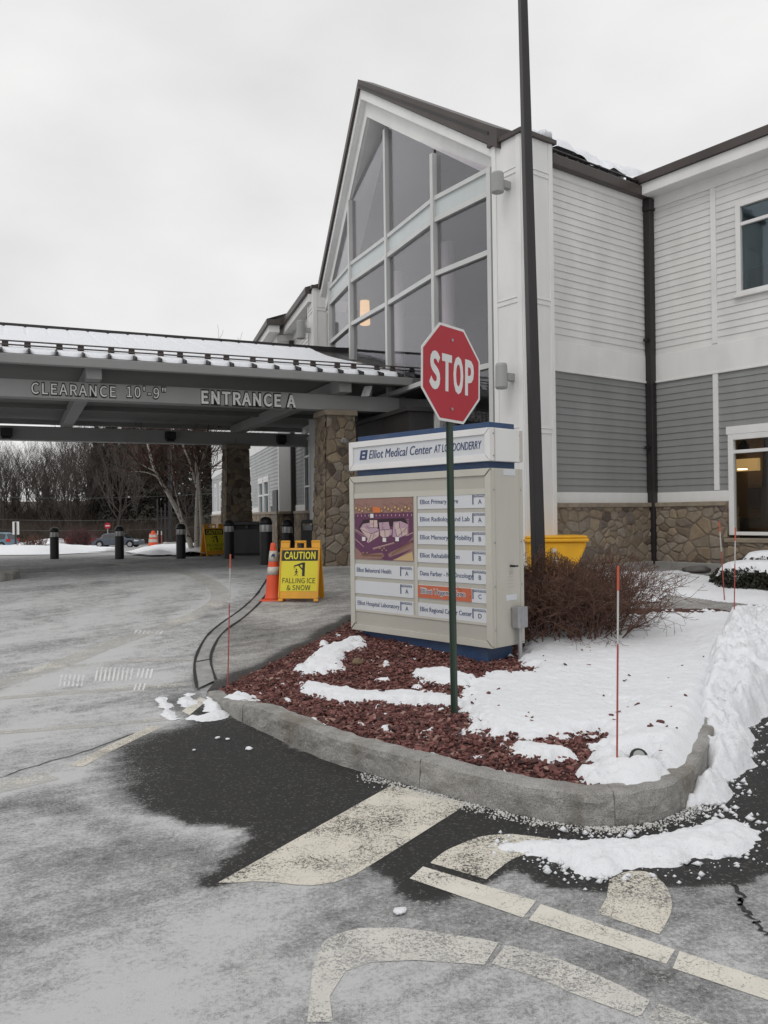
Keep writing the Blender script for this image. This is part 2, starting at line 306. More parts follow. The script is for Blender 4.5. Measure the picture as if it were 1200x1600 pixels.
def grid_mesh(name, xs, ys, zf, mat, keep=None, attrs=None, smooth=True):
    X, Y = np.meshgrid(xs, ys); Z = zf(X, Y) if callable(zf) else zf; ny, nx = X.shape
    idx = np.arange(nx*ny).reshape(ny, nx); q = np.stack([idx[:-1, :-1], idx[:-1, 1:], idx[1:, 1:], idx[1:, :-1]], -1).reshape(-1, 4)
    if keep is not None:
        kf = (keep[:-1, :-1] | keep[:-1, 1:] | keep[1:, 1:] | keep[1:, :-1]).reshape(-1); q = q[kf]
    used = np.zeros(nx*ny, bool); used[q.reshape(-1)] = True; new = np.cumsum(used)-1
    V = np.stack([X.ravel(), Y.ravel(), Z.ravel()], -1)[used]; q = new[q]
    me = bpy.data.meshes.new(name); me.from_pydata(V.tolist(), [], q.tolist()); me.materials.append(mat)
    if smooth: me.polygons.foreach_set('use_smooth', np.ones(len(q), bool))
    for k, a in (attrs or {}).items():
        at_ = me.attributes.new(k, 'FLOAT', 'POINT'); at_.data.foreach_set('value', a.ravel()[used].astype(np.float32))
    me.update(); o = bpy.data.objects.new(name, me); COL.objects.link(o); return o
def np_mesh(name, V, Fc, mat, parent=None, smooth=False):
    me = bpy.data.meshes.new(name); me.from_pydata(np.asarray(V).tolist(), [], np.asarray(Fc).tolist()); me.materials.append(mat)
    if smooth: me.polygons.foreach_set('use_smooth', [True]*len(me.polygons))
    me.update(); o = bpy.data.objects.new(name, me); COL.objects.link(o)
    if parent: o.parent = parent
    return o
# ================================================================== GROUND
def span(a, b, st): return np.arange(a, b, st)
def grow(a, st, k, lim):
    out = [a]
    while abs(out[-1]) < lim: out.append(out[-1]+st); st *= k
    return np.array(out[1:])
gx = np.concatenate([grow(-6.5, -.06, 1.12, 700)[::-1], span(-6.5, 5.5, .05), grow(5.45, .06, 1.12, 500)])
gy = np.concatenate([[-40, -10, -3, 0, .8], span(1.3, 12.5, .05), grow(12.45, .06, 1.07, 900)])
WETP = [(262, 1085), (345, 1098), (365, 1120), (500, 1185), (760, 1255), (950, 1295), (1100, 1258), (1140, 1200), (1200, 1120), (1400, 1080), (1400, 1330), (1200, 1335), (1165, 1365), (1060, 1392), (950, 1388), (870, 1385), (800, 1362), (745, 1385), (690, 1415), (640, 1416), (598, 1402), (580, 1372), (560, 1345), (470, 1362), (345, 1379), (336, 1372), (395, 1310), (392, 1292), (360, 1283), (310, 1280), (255, 1262), (205, 1240), (150, 1215), (150, 1180), (200, 1150), (270, 1128)]
wetp = gpx(WETP); streakl = [gpx(q) for q in ([(0, 1135), (130, 1115), (260, 1105)], [(0, 1010), (160, 960), (300, 915), (360, 900)], [(0, 970), (150, 935), (290, 895)], [(60, 1230), (170, 1180), (250, 1130)])]
SWEEP = [(gpx(smooth(q, 4)), wd, am) for q, wd, am in (
    ([(470, 1405), (400, 1440), (300, 1490), (180, 1560), (60, 1640)], .22, .24), ([(600, 1510), (520, 1560), (470, 1640)], .3, .18), ([(-60, 1110), (90, 1062), (200, 1005), (300, 955), (352, 925), (340, 905)], .22, .34),
    ([(-60, 1010), (80, 985), (220, 935), (330, 890)], .35, .25), ([(-60, 955), (120, 930), (260, 900)], .5, .2), ([(-60, 1180), (60, 1130), (190, 1112), (262, 1122)], .2, .22), ([(-60, 1240), (90, 1215), (150, 1190)], .16, .4), ([(-60, 1330), (100, 1300), (230, 1290), (330, 1300)], .28, .18), ([(40, 1075), (130, 1055), (230, 1062)], .3, .25), ([(640, 1440), (800, 1500), (960, 1580), (1060, 1660)], .25, .2))]
SWEEPD = [(gpx(smooth(q, 4)), wd, am) for q, wd, am in (([(-60, 1270), (80, 1262), (200, 1300), (330, 1340), (420, 1345)], .16, -.38), ([(-60, 1320), (60, 1335), (150, 1345)], .2, -.25), ([(620, 1440), (720, 1440), (900, 1500), (1100, 1560)], .22, -.3), ([(-60, 900), (100, 888), (250, 876)], .6, -.25), ([(120, 1110), (220, 1085), (300, 1062)], .12, -.2), ([(960, 1420), (1100, 1400), (1200, 1420)], .22, -.25))]
SWEEP += SWEEPD
def ground_attr(X, Y):
    d = sdp(X, Y, wetp); nse = fbm(X, Y, 1.6, 6, 3)-.5+.35*(fbm(X, Y, 11, 4, 13)-.5)
    soft = np.clip((2.3-Y)/2+.0, .0, 1)                    # left end of the patch fades out slowly
    wl = .09+.75*ss((-.4-X)/1.6)*ss((Y-4.2)/1.5)
    wet = ss((d+.05+.12*ss((-.4-X)/1.)+nse*.3)/wl)
    U = X*.82+Y*.57; Vv = -X*.57+Y*.82                     # tyre direction on the left
    st = fbm(U*.28, Vv*1.7, 1., 4, 11); blo = fbm(X, Y, .75, 5, 21); fine = fbm(X, Y, 3.3, 4, 31)
    lft = ss((-1.2-X)/2.)*ss((Y-5)/3)
    salt = .53+.58*(blo*(1-.6*lft)+st*.6*lft-.5)+.32*(fine-.5)
    salt += .22*ss((3.6-Y)/1.2) + .12*ss((-X-1.5)/2)*ss((8.-Y)/3) - .12*ss((X-.9)/1.)*ss((Y-3.)/.6)
    for k, (pl, wd, am) in enumerate(SWEEP): salt += am*np.exp(-(sdl(X, Y, pl)/wd)**2)*(.45+.8*fbm(X, Y, 1.8, 3, 50+k))
    salt -= .16*ss((.16-abs(fbm(X, Y, .55, 3, 44)-.5)*2)/.16)*.8
    salt = np.where(Y > 14, salt*(1-.25*ss((Y-14)/8)), salt)
    return wet, np.clip(salt, 0, 1)*(1-wet)
GX, GY = np.meshgrid(gx, gy); WET, SALT = ground_attr(GX, GY)
FARB = ss((GY-88)/10)
def ground_mat(name, base=(.045, .044, .043), saltc=(.48, .483, .485)):
    m, t, n, l, bs = newmat(name)
    def attr(k): a = n.new('ShaderNodeAttribute'); a.attribute_name = k; return a.outputs['Fac']
    salt = attr('salt'); wet = attr('wet'); far = attr('far')
    tcg = n.new('ShaderNodeTexCoord').outputs['Object']; rt = n.new('ShaderNodeMapping'); rt.inputs['Rotation'].default_value = (0, 0, R(-33)); l.new(tcg, rt.inputs[0])
    g1 = noise_n(t, 190, 3, rough=.75); g2 = noise_n(t, 48, 6, rough=.75); g3 = noise_n(t, 9, 6, rough=.65); g4 = noise_n(t, 3.2, 7, rt.outputs[0], .7, (.35, 2.6, 1)); g5 = noise_n(t, 1.1, 5, rough=.6)
    def cen(a, k): return math_n(t, 'MULTIPLY', math_n(t, 'SUBTRACT', a, .5), k)
    x = salt
    for a, k in ((g1, 1.15), (g2, 1.5), (g3, .85), (g4, .8), (g5, .35)): x = math_n(t, 'ADD', x, cen(a, k))
    x = math_n(t, 'ADD', x, math_n(t, 'MULTIPLY', math_n(t, 'SUBTRACT', 1., wet), .22))
    x = math_n(t, 'SUBTRACT', x, math_n(t, 'MULTIPLY', wet, .62))
    f = ramp(t, x, .05, .85)
    asp = mixc(t, ramp(t, g1, .3, .75), tuple(k*.55 for k in base), tuple(k*1.7 for k in base))
    v = n.new('ShaderNodeTexVoronoi'); v.inputs['Scale'].default_value = 95; l.new(n.new('ShaderNodeTexCoord').outputs['Object'], v.inputs['Vector'])
    sep = n.new('ShaderNodeSeparateColor'); l.new(v.outputs['Color'], sep.inputs[0])
    asp = mixc(t, math_n(t, 'MULTIPLY', ramp(t, sep.outputs[0], .90, .93), ramp(t, v.outputs['Distance'], .35, .18)), asp, (.34, .33, .31))
    asp = mixc(t, math_n(t, 'MULTIPLY', wet, .75), asp, tuple(k*.66 for k in base))
    pale = mixc(t, ramp(t, x, .62, 1.15), tuple(k*.88 for k in saltc), tuple(min(.6, k*1.18) for k in saltc))
    col = mixc(t, f, asp, pale); col = mixc(t, far, col, mixc(t, ramp(t, noise_n(t, .35, 6), .4, .6), (.07, .055, .043), (.12, .095, .075)))
    l.new(col, bs.inputs['Base Color']); l.new(math_n(t, 'SUBTRACT', .35, math_n(t, 'MULTIPLY', wet, .17)), bs.inputs['Specular IOR Level'])
    rr = mixc(t, wet, (.82,)*3, (.62,)*3); l.new(rr, bs.inputs['Roughness'])
    bump(t, bs, math_n(t, 'ADD', g1, math_n(t, 'MULTIPLY', g2, .8)), .7, .008); return m
MT['road'] = ground_mat('road_asphalt')
grid_mesh('road', gx, gy, terr, MT['road'], attrs=dict(wet=WET, salt=SALT, far=FARB))['kind'] = 'structure'
# pavement right of the flush kerb
FLU_L = smooth([(308, 1080), (304, 1040), (318, 1005), (339, 982), (375, 956), (399, 934), (413, 914), (428, 893), (442, 884)], 4)
FLU_R = smooth([(337, 1066), (329, 1034), (337, 1008), (351, 989), (380, 968), (406, 944), (421, 922), (436, 899), (450, 888)], 4)
fl = gpx(FLU_L); fr = gpx(FLU_R)
def sheet_strip(name, A, B, dz, mat, parent=None, kind='structure', sub=1):
    m = MB(); n = len(A); V = []
    for a, b in zip(A, B):
        for k in range(sub+1): p = a+(b-a)*k/sub; V.append((p[0], p[1], terr(p[0], p[1])+dz))
    m.add(V, [(i*(sub+1)+k, i*(sub+1)+k+1, (i+1)*(sub+1)+k+1, (i+1)*(sub+1)+k) for i in range(n-1) for k in range(sub)]); return m.build(name, mat, parent, kind=kind)
px_, py_ = span(-2.6, 6.5, .06), span(7.2, 17.5, .06); PX, PY = np.meshgrid(px_, py_)
pavp = np.concatenate([fr, [(-2.2, 17.2), (-1, 17.4), (3.3, 14.6), (6.1, 10.6), (6.1, 9.4), (3., 11.3), (1., 11.2), (-.3, 11.6), (-1.66, 7.86)]])
pd = sdp(PX, PY, pavp); pw = ss((.22-abs(sdl(PX, PY, np.array([(-1.66, 7.86), (-.42, 11.2)]))-0)+.25*(fbm(PX, PY, 2, 3, 8)-.5))/.2)
ps = np.clip(.30+.75*(fbm(PX, PY, .9, 5, 61)-.5)+.35*(fbm(PX, PY, 4, 3, 62)-.5), 0, 1)*(1-pw)+.06
MT['pave'] = ground_mat('pavement_asphalt', (.075, .073, .07), (.42, .41, .395))
grid_mesh('pavement', px_, py_, lambda X, Y: terr(X, Y)+.018, MT['pave'], keep=pd > 0, attrs=dict(wet=pw, salt=ps, far=ps*0))['kind'] = 'structure'
sheet_strip('flush_kerb', fl, fr, .024, paint('flush_kerb_stone', (.34, .338, .33), .85, .3, 6, .4, 70, streak=False, dirt=(.10, .098, .095), fine=.5), sub=2)
MT['groove'] = paint('wet_joint', (.025, .024, .023), .6, .2, 9)
def jit(A, B, wdt, s):
    out = []; q = np.diff(A, axis=0, append=A[-1:]*2-A[-2:-1]); nn = np.stack([-q[:, 1], q[:, 0]], 1); nn /= np.linalg.norm(nn, axis=1)[:, None]+1e-9
    k = wdt*(.6+.8*vno(np.arange(len(A))*.9, np.zeros(len(A)), s)); return A-nn*k[:, None]/2, A+nn*k[:, None]/2
for A, s, wd in ((fl, 3, .034), (fr, 9, .028)):
    a, b = jit(A, None, wd, s); sheet_strip('kerb_joint', a, b, .028, MT['groove'])
q0 = gpx([(306, 1038), (328, 1034)]); dd = (q0[1]-q0[0]); nn = np.array([-dd[1], dd[0]])/np.linalg.norm(dd)*.012
sheet_strip('kerb_joint', np.array([q0[0]-nn, q0[1]-nn]), np.array([q0[0]+nn, q0[1]+nn]), .03, MT['groove'])
# painted markings
def mark_mat(name, c, wear=.5, salt=.3, sc=9, crack=True):
    m, t, n, l, bs = newmat(name); bs.inputs['Roughness'].default_value = .75; bs.inputs['Specular IOR Level'].default_value = .3
    a = noise_n(t, sc*5.5, 7, rough=.8); b = noise_n(t, 120, 3, rough=.75); c0 = noise_n(t, sc*.35, 4)
    x = math_n(t, 'ADD', math_n(t, 'ADD', a, math_n(t, 'MULTIPLY', b, .8)), math_n(t, 'MULTIPLY', c0, .6))
    al = ramp(t, x, .93+wear*.28, 1.03+wear*.28) if False else None
    mm = n.new('ShaderNodeMapRange'); mm.inputs[1].default_value = .90+wear*.52; mm.inputs[2].default_value = 1.06+wear*.58; l.new(x, mm.inputs[0]); f = mm.outputs[0]
    if crack:
        v = n.new('ShaderNodeTexVoronoi'); v.feature = 'DISTANCE_TO_EDGE'; v.inputs['Scale'].default_value = 5.5
        wv = n.new('ShaderNodeTexNoise'); wv.inputs['Scale'].default_value = 9; wv.inputs['Detail'].default_value = 6; tc_ = n.new('ShaderNodeTexCoord').outputs['Object']; l.new(tc_, wv.inputs['Vector'])
        ad = n.new('ShaderNodeVectorMath'); ad.operation = 'MULTIPLY_ADD'; l.new(wv.outputs['Color'], ad.inputs[0]); ad.inputs[1].default_value = (.3, .3, .3); l.new(tc_, ad.inputs[2]); l.new(ad.outputs[0], v.inputs['Vector'])
        f = math_n(t, 'MULTIPLY', f, ramp(t, math_n(t, 'ADD', v.outputs['Distance'], math_n(t, 'MULTIPLY', c0, .03)), .014, .026))
    s = ramp(t, math_n(t, 'ADD', math_n(t, 'MULTIPLY', b, .5), noise_n(t, 5, 5)), .7-salt*.4, 1.15-salt*.4)
    col = mixc(t, ramp(t, a, .3, .7), c, tuple(k*.82 for k in c)); col = mixc(t, math_n(t, 'MULTIPLY', s, salt*1.6), col, (.36, .355, .345)); l.new(col, bs.inputs['Base Color'])
    tr = n.new('ShaderNodeBsdfTransparent'); ms = n.new('ShaderNodeMixShader'); l.new(f, ms.inputs[0]); l.new(tr.outputs[0], ms.inputs[1]); l.new(bs.outputs[0], ms.inputs[2]); l.new(ms.outputs[0], n['Material Output'].inputs[0]); return m
MT['mk1'] = mark_mat('worn_cream_paint', (.72, .68, .59), .27, .1); MT['mk2'] = mark_mat('cream_paint', (.74, .71, .63), .12, .15); MT['mk3'] = mark_mat('salted_paint', (.70, .68, .63), .26, .3, crack=False); MT['mk4'] = mark_mat('faint_paint', (.68, .66, .61), .38, .3, 6, crack=False)
def mark(px, mat, dz=.003):
    P = gpx(px); m = MB(); m.add([(p[0], p[1], terr(p[0], p[1])+dz) for p in P], [tuple(range(len(P)))]); o = m.build('road_marking', MT[mat], kind='structure')
    me = o.data
    if me.polygons[0].normal.z < 0: me.flip_normals()
    return o
mark([(612, 1228), (733, 1256), (592, 1345), (552, 1369), (522, 1380), (488, 1385), (462, 1384), (430, 1380), (395, 1379), (370, 1381), (340, 1381), (470, 1308)], 'mk1')
mark([(640, 1374), (661, 1355), (838, 1410), (817, 1436)], 'mk2'); mark([(845, 1414), (1055, 1487), (1041, 1509), (826, 1439)], 'mk2'); mark([(1062, 1487), (1240, 1548), (1225, 1574), (1051, 1516)], 'mk2')
mark(smooth([(672, 1350), (700, 1329), (750, 1309), (800, 1305), (860, 1312), (930, 1322), (985, 1332)], 3).tolist()+smooth([(980, 1352), (930, 1342), (860, 1330), (815, 1338), (785, 1355), (760, 1375)], 3).tolist(), 'mk1')
mark(smooth([(952, 1376), (985, 1362), (1020, 1368), (1044, 1392), (1050, 1420), (1040, 1446), (1030, 1462)], 3).tolist()+[(985, 1446), (934, 1429), (948, 1404)], 'mk1')
mark(smooth([(488, 1520), (505, 1475), (545, 1456), (600, 1451), (680, 1458), (779, 1474)], 3).tolist()+[(757, 1509), (650, 1503), (580, 1505), (540, 1520), (515, 1560), (520, 1600), (480, 1600)], 'mk3')
mark(smooth([(790, 1478), (870, 1500), (950, 1533), (1016, 1566)], 3).tolist()+smooth([(1000, 1592), (920, 1565), (840, 1530), (768, 1508)], 3).tolist(), 'mk3')
mark([(1030, 1570), (1200, 1640), (1180, 1670), (1010, 1596)], 'mk4')
def lmark(c, w0, mat):
    A = gpx(smooth(c, 4)); q = np.gradient(A, axis=0); nn = np.stack([-q[:, 1], q[:, 0]], 1); nn /= np.linalg.norm(nn, axis=1)[:, None]; sheet_strip('road_marking', A-nn*w0/2, A+nn*w0/2, .003, MT[mat])
lmark([(-60, 1090), (60, 1050), (180, 1005), (290, 968), (335, 945), (345, 928), (330, 912), (295, 896), (230, 885), (140, 878)], .30, 'mk4')
lmark([(105, 1042), (200, 1034), (303, 1030)], .12, 'mk4'); lmark([(-40, 1094), (120, 1082), (290, 1070)], .13, 'mk4'); lmark([(-40, 1148), (120, 1136), (262, 1124)], .12, 'mk4'); lmark([(118, 1198), (180, 1166), (244, 1136)], .11, 'mk1'); lmark([(-40, 1238), (40, 1222), (80, 1212)], .24, 'mk4')
mark([(284, 1112), (312, 1090), (325, 1094), (296, 1118)], 'mk2')
# ------------------------------------------------------------------ planting island: kerb, soil, mulch, snow
KB = smooth([(322, 1086), (360, 1119), (430, 1153), (500, 1185), (570, 1208), (640, 1228), (700, 1245), (760, 1262), (820, 1277), (880, 1288), (940, 1293), (1000, 1289), (1050, 1275), (1085, 1250), (1106, 1213), (1120, 1160), (1132, 1110), (1145, 1062), (1158, 1020), (1170, 990), (1178, 972)], 4)
kb = gpx(KB); arc = np.concatenate([[0], np.cumsum(np.linalg.norm(np.diff(kb, axis=0), axis=1))])
kn = np.gradient(kb, axis=0); kn = np.stack([-kn[:, 1], kn[:, 0]], 1); kn /= np.linalg.norm(kn, axis=1)[:, None]      # inward
kb2 = kb+kn*.15; kh = .03+.15*ss(arc/1.5)
backl = np.array([(-1.68, 7.86), (-1.05, 9.5), (-.42, 11.1)])
island = np.concatenate([kb+kn*.07, gpx([(1120, 958), (1040, 957), (930, 955)]), backl[::-1]])
def hbed(X, Y):
    d = sdl(X, Y, np.array([(-1.9, 7.3), (-1.05, 9.5), (-.42, 11.1), (1., 12.2), (5, 12.2)])); return .035+.125*ss((d-.02)/.95)-.085*ss((Y-5.9)/2.)*ss((d-.02)/.95)
def bedz(X, Y): return terr(X, Y)+hbed(X, Y)
MT['granite'] = MT['granite']
def kerb_run(i0, i1, seed):
    m = MB(); V = []; sub = []
    NS = 44; idx = np.linspace(i0, i1, NS)
    def ip(A, t): i = int(min(t, len(A)-2)); return A[i]+(A[i+1]-A[i])*(t-i)
    for t in idx:
        a = ip(kb, t); nrm = ip(kn, t); h = ip(kh, t); z = terr(a[0], a[1])
        def q(o, hh): p = a+nrm*o; j = (vno(p[0]*9+seed, p[1]*9+hh*20, seed)-.5)*.018+(vno(p[0]*34+seed, p[1]*34+hh*60, seed)-.5)*.010; return (p[0]+nrm[0]*j, p[1]+nrm[1]*j, z+hh+j*.5)
        V += [q(0, -.03), q(.002, h*.25), q(.004, h*.5), q(.006, h*.75), q(.012, h-.012), q(.026, h), q(.085, h+.002), q(.15, h), q(.155, -.03)]
    k = 9; m.add(V, [(i*k+j, (i+1)*k+j, (i+1)*k+j+1, i*k+j+1) for i in range(NS-1) for j in range(k-1)]+[tuple(range(k)), tuple(range((NS-1)*k, NS*k))[::-1]])
    return m
cuts = [0, 5.2, 21, 41.4, 58, 70, len(kb)-9]; mk_ = MB()
for i, (a, b) in enumerate(zip(cuts[:-1], cuts[1:])):
    r_ = kerb_run(a+.03, b-.03, 5+i); mk_.add(r_.v, r_.f)
mk_.build('kerb', MT['granite'], kind='structure')
bx, by = span(-1.9, 4.7, .04), span(4.4, 11.6, .04); BX, BY = np.meshgrid(bx, by); isd = sdp(BX, BY, island)
def soilz(X, Y): return bedz(X, Y)-.02+.035*(fbm(X, Y, 5, 3, 71)-.5)
grid_mesh('planting_bed', bx, by, soilz, MT['soil'], keep=isd > 0)['kind'] = 'structure'
dzb = .17
SN = [gpx(p, dzb) for p in (
    [(733, 1052), (722, 1075), (716, 1098), (738, 1118), (752, 1146), (785, 1160), (800, 1151), (850, 1152), (900, 1143), (935, 1138), (957, 1150), (940, 1165), (925, 1182), (915, 1208), (918, 1222), (960, 1230), (1000, 1236), (1050, 1226), (1090, 1200), (1112, 1160), (1150, 1090), (1190, 1020), (1215, 950), (1120, 948), (1040, 950), (900, 952), (825, 972), (812, 1034), (770, 1040)],
    [(478, 1053), (520, 1062), (560, 1070), (620, 1068), (690, 1075), (720, 1090), (700, 1092), (620, 1088), (560, 1086), (520, 1078), (486, 1068)],
    [(474, 1030), (490, 1012), (515, 995), (545, 986), (560, 985), (556, 1000), (535, 1008), (528, 1030), (505, 1034), (488, 1038)],
    [(655, 1036), (690, 1034), (712, 1040), (735, 1048), (730, 1062), (700, 1050), (668, 1046)],
    [(326, 1083), (345, 1073), (372, 1068), (392, 1070), (384, 1080), (375, 1092), (360, 1090)],
    [(800, 1160), (850, 1165), (900, 1180), (860, 1184), (815, 1175)])]
HOLE = [gpx(p, dzb) for p in ([(800, 1030), (835, 1028), (828, 1038), (795, 1042)], [(980, 1182), (1012, 1184), (1010, 1198), (985, 1196)], [(948, 1084), (962, 1090), (955, 1093)], [(962, 1092), (980, 1097), (972, 1101)])]
sx, sy = span(-1.9, 4.6, .022), span(4.4, 11.6, .022); SX, SY = np.meshgrid(sx, sy)
sm = np.full(SX.shape, -9.)
for k, p in enumerate(SN): sm = np.maximum(sm, sdp(SX, SY, p)+(.045 if k in (1, 2, 3, 4) else 0))
for p in HOLE: sm = np.minimum(sm, -sdp(SX, SY, p)+.01)
sm = sm+.20*(fbm(SX, SY, 5.5, 5, 81)-.5)+.17*(fbm(SX, SY, 17, 3, 82)-.5)
# scattered little snow scraps over the mulch
scr = np.where(sdp(SX, SY, island) > .1, fbm(SX, SY, 7, 4, 85)-.765, -1)*.5
sm = np.minimum(np.maximum(sm, scr), sdp(SX, SY, island)+.01)
bankl = gpx([(1098, 1200), (1112, 1165), (1128, 1110), (1145, 1060), (1160, 1015), (1172, 985)], .2)
def snowz(X, Y, m): 
    th = .035+.035*fbm(X, Y, 1.6, 3, 83)+.011*(fbm(X+.3*Y, Y, 12, 3, 84)-.5)*2+.012*(fbm(X, Y, 30, 2, 88)-.5)
    return bedz(X, Y)-.012+(th+.012)*np.sqrt(ss((m+.02)/.13))
inner = ss((1.25-sdl(SX, SY, bankl))/1.25)
SZ = snowz(SX, SY, sm)+.10*inner**2*ss((sm)/.2)*(.5+fbm(SX, SY, 2.6, 4, 86))
o = grid_mesh('snow_cover', sx, sy, SZ, MT['snow'], keep=sm > -.012); tag(o, 'thin patchy snow lying over the red mulch of the planting island', 'snow', kind='stuff')
# snowbank thrown up along the right-hand kerb
nx_, ny_ = span(1.4, 5.4, .02), span(4.6, 11.4, .02); NX, NY = np.meshgrid(nx_, ny_)
bank = gpx([(1062, 1262), (1085, 1264), (1105, 1255), (1120, 1262), (1140, 1240), (1135, 1222), (1170, 1195), (1182, 1165), (1165, 1140), (1195, 1120), (1240, 1085), (1260, 1020), (1235, 968), (1195, 950), (1150, 950), (1128, 985), (1108, 1040), (1090, 1095), (1082, 1150), (1090, 1190), (1096, 1215), (1090, 1240)])
bm_ = sdp(NX, NY, bank)+.17*(fbm(NX, NY, 4.5, 5, 91)-.5)
rdg = sdl(NX, NY, bankl+np.array([.07, 0])); onk = ss((sdp(NX, NY, island)+.12)/.16); rg = 1-abs(fbm(NX, NY, 3.2, 4, 94)-.5)*4; bh = .04+.17*onk+.27*np.exp(-((rdg-.02)/.30)**2)*(.35+.65*ss((NY-5.4)/2.6))+.20*(fbm(NX, NY, 4, 4, 92)-.45)+.12*(fbm(NX, NY, 11, 4, 93)-.5)+.07*(abs(fbm(NX, NY, 22, 3, 99)-.5)*2-.3)+.07*np.clip(rg, 0, 1)**2*(1-onk)
BZ = terr(NX, NY)-.02+np.maximum(.03, bh+.02)*np.sqrt(ss((bm_+.02)/.2))
tag(grid_mesh('snowbank', nx_, ny_, BZ, snowm('bank_snow', .3), keep=bm_ > -.03), 'lumpy ploughed snowbank heaped along the right-hand kerb of the island', 'snow', kind='stuff')
# snow strip on the road in front of the rounded kerb
tx_, ty_ = span(.4, 2.9, .016), span(3.3, 5.2, .016); TX, TY = np.meshgrid(tx_, ty_)
rs = gpx([(770, 1322), (830, 1316), (880, 1318), (940, 1316), (1000, 1312), (1060, 1302), (1100, 1290), (1112, 1276), (1140, 1282), (1172, 1286), (1186, 1312), (1165, 1334), (1110, 1346), (1050, 1352), (1000, 1358), (960, 1370), (925, 1372), (895, 1370), (865, 1352), (835, 1338), (800, 1336)])
tm = sdp(TX, TY, rs)+.13*(fbm(TX, TY, 6, 5, 95)-.5)+.06*(fbm(TX, TY, 20, 3, 96)-.5)
tag(grid_mesh('snow_strip', tx_, ty_, terr(TX, TY)-.014+(.045+.035*fbm(TX, TY, 9, 4, 97)+.02*(fbm(TX, TY, 28, 3, 98)-.3))*np.sqrt(ss((tm+.012)/.16)), snowm('road_snow', .2), keep=tm > -.03), 'strip of dirty snow left on the road before the rounded kerb', 'snow', kind='stuff')
def snow_patch(name, label, px, th, res, dz=.0, mat='snow', seed=1, rough=.3, base=None):
    P = gpx(px, dz); x0, y0 = P.min(0)-.1; x1, y1 = P.max(0)+.1; xs, ys = span(x0, x1, res), span(y0, y1, res); X, Y = np.meshgrid(xs, ys); s = res*14
    m = sdp(X, Y, P)+rough*(fbm(X, Y, 1.2/s, 4, seed)-.5)*s; b = terr(X, Y)+dz if base is None else base(X, Y)
    return tag(grid_mesh(name, xs, ys, b-.01+(th*(.5+fbm(X, Y, 1.5/s, 4, seed+3))+.01)*np.sqrt(ss(m/(s*.7))), MT[mat], keep=m > -res*.5), label, 'snow', kind='stuff')
snow_patch('snow_scraps', 'slushy snow scraps at the sharp left tip of the island kerb', [(338, 1092), (322, 1086), (318, 1098), (330, 1104), (322, 1118), (302, 1120), (316, 1126), (345, 1122), (358, 1118), (348, 1108)], .03, .012, .015, 'dirtysnow', 5, 1.)
snow_patch('snow_scraps', 'small slushy snow scrap beside the cream paint fragment', [(284, 1090), (296, 1084), (300, 1096), (290, 1104), (283, 1100)], .025, .012, .015, 'dirtysnow', 6, 1.)
snow_patch('snow_scraps', 'ridge of slush along the edge of the dark wet asphalt', [(248, 1090), (258, 1090), (268, 1110), (276, 1124), (262, 1126), (256, 1110)], .02, .012, .015, 'dirtysnow', 8, 1.)
def lump(c, r, s, flat=.6):
    m = MB(); m.lathe([(r*math.sin(a), r*flat*math.cos(a)) for a in np.linspace(3.0, .05, 11)], 18, c); V = np.array(m.v); D = (V-np.array(c))/r
    k = .6+.55*vno(D[:, 0]*1.5+s*7, D[:, 1]*1.5+D[:, 2]*1.1, s)+.35*(vno(D[:, 0]*4+s, D[:, 1]*4+D[:, 2]*4, s+2)-.3); m.v = [tuple(p) for p in (np.array(c)+(V-np.array(c))*k[:, None])]; return m
for i, (x, y, r) in enumerate([(389, 1170, .028), (340, 1153, .02), (356, 1155, .016), (303, 1172, .012), (625, 1425, .03)]):
    p = at(x, y, .01); tag(lump((p[0], p[1], p[2]+r*.12), r, i, .45).build('snow_clump', MT['snow'], smooth=True), ['round snow clump alone on the dark wet asphalt', 'small flat snow clump left of the round one on wet asphalt', 'tiny snow clump next to the flat one on wet asphalt', 'tiny snow clump nearest the slushy left edge of the wet asphalt', 'snow clump beside the cut cream road marking'][i], 'snow clump')
# mulch chips
n = 60000; cx = RNG.uniform(-1.8, 3.2, n); cy = RNG.uniform(4.5, 11.5, n); md = sdp(cx, cy, island)
xi = np.clip(((cx-sx[0])/.022).astype(int), 0, len(sx)-1); yi = np.clip(((cy-sy[0])/.022).astype(int), 0, len(sy)-1)
flk = (md > .1) & (sm[yi, xi] > .06) & (RNG.uniform(0, 1, n) < .009*(.3+1.6*ss((6.6-cy)/1.5))); ok = ((md > .07) & (sm[yi, xi] < .05)) | flk; ztop_ = np.where(flk, SZ[yi, xi]+.003, 0)[ok]; flk = flk[ok]; cx, cy = cx[ok], cy[ok]; n = len(cx)
l_ = .007+.021*RNG.uniform(0, 1, n)**1.6+.018*(RNG.uniform(0, 1, n) > .97); w_ = l_*RNG.uniform(.4, .7, n); t_ = RNG.uniform(.0025, .006, n)
e = RNG.normal(0, .38, (n, 2)); az = RNG.uniform(0, 6.28, n)
a = np.stack([np.cos(az), np.sin(az), e[:, 0]], 1); a /= np.linalg.norm(a, axis=1)[:, None]; b = np.stack([-np.sin(az), np.cos(az), e[:, 1]], 1); b -= (b*a).sum(1)[:, None]*a; b /= np.linalg.norm(b, axis=1)[:, None]; c = np.cross(a, b)
ctr = np.stack([cx, cy, np.where(flk, ztop_, soilz(cx, cy)+RNG.uniform(.006, .028, n))], 1)
cor = [(-1, -.6), (-.3, -1), (1, -.7), (.9, .5), (.1, 1), (-.9, .7)]
V = np.stack([ctr+a*(l_*x)[:, None]+b*(w_*y)[:, None]+c*(t_*zz)[:, None] for zz in (-1, 1) for x, y in cor], 1)
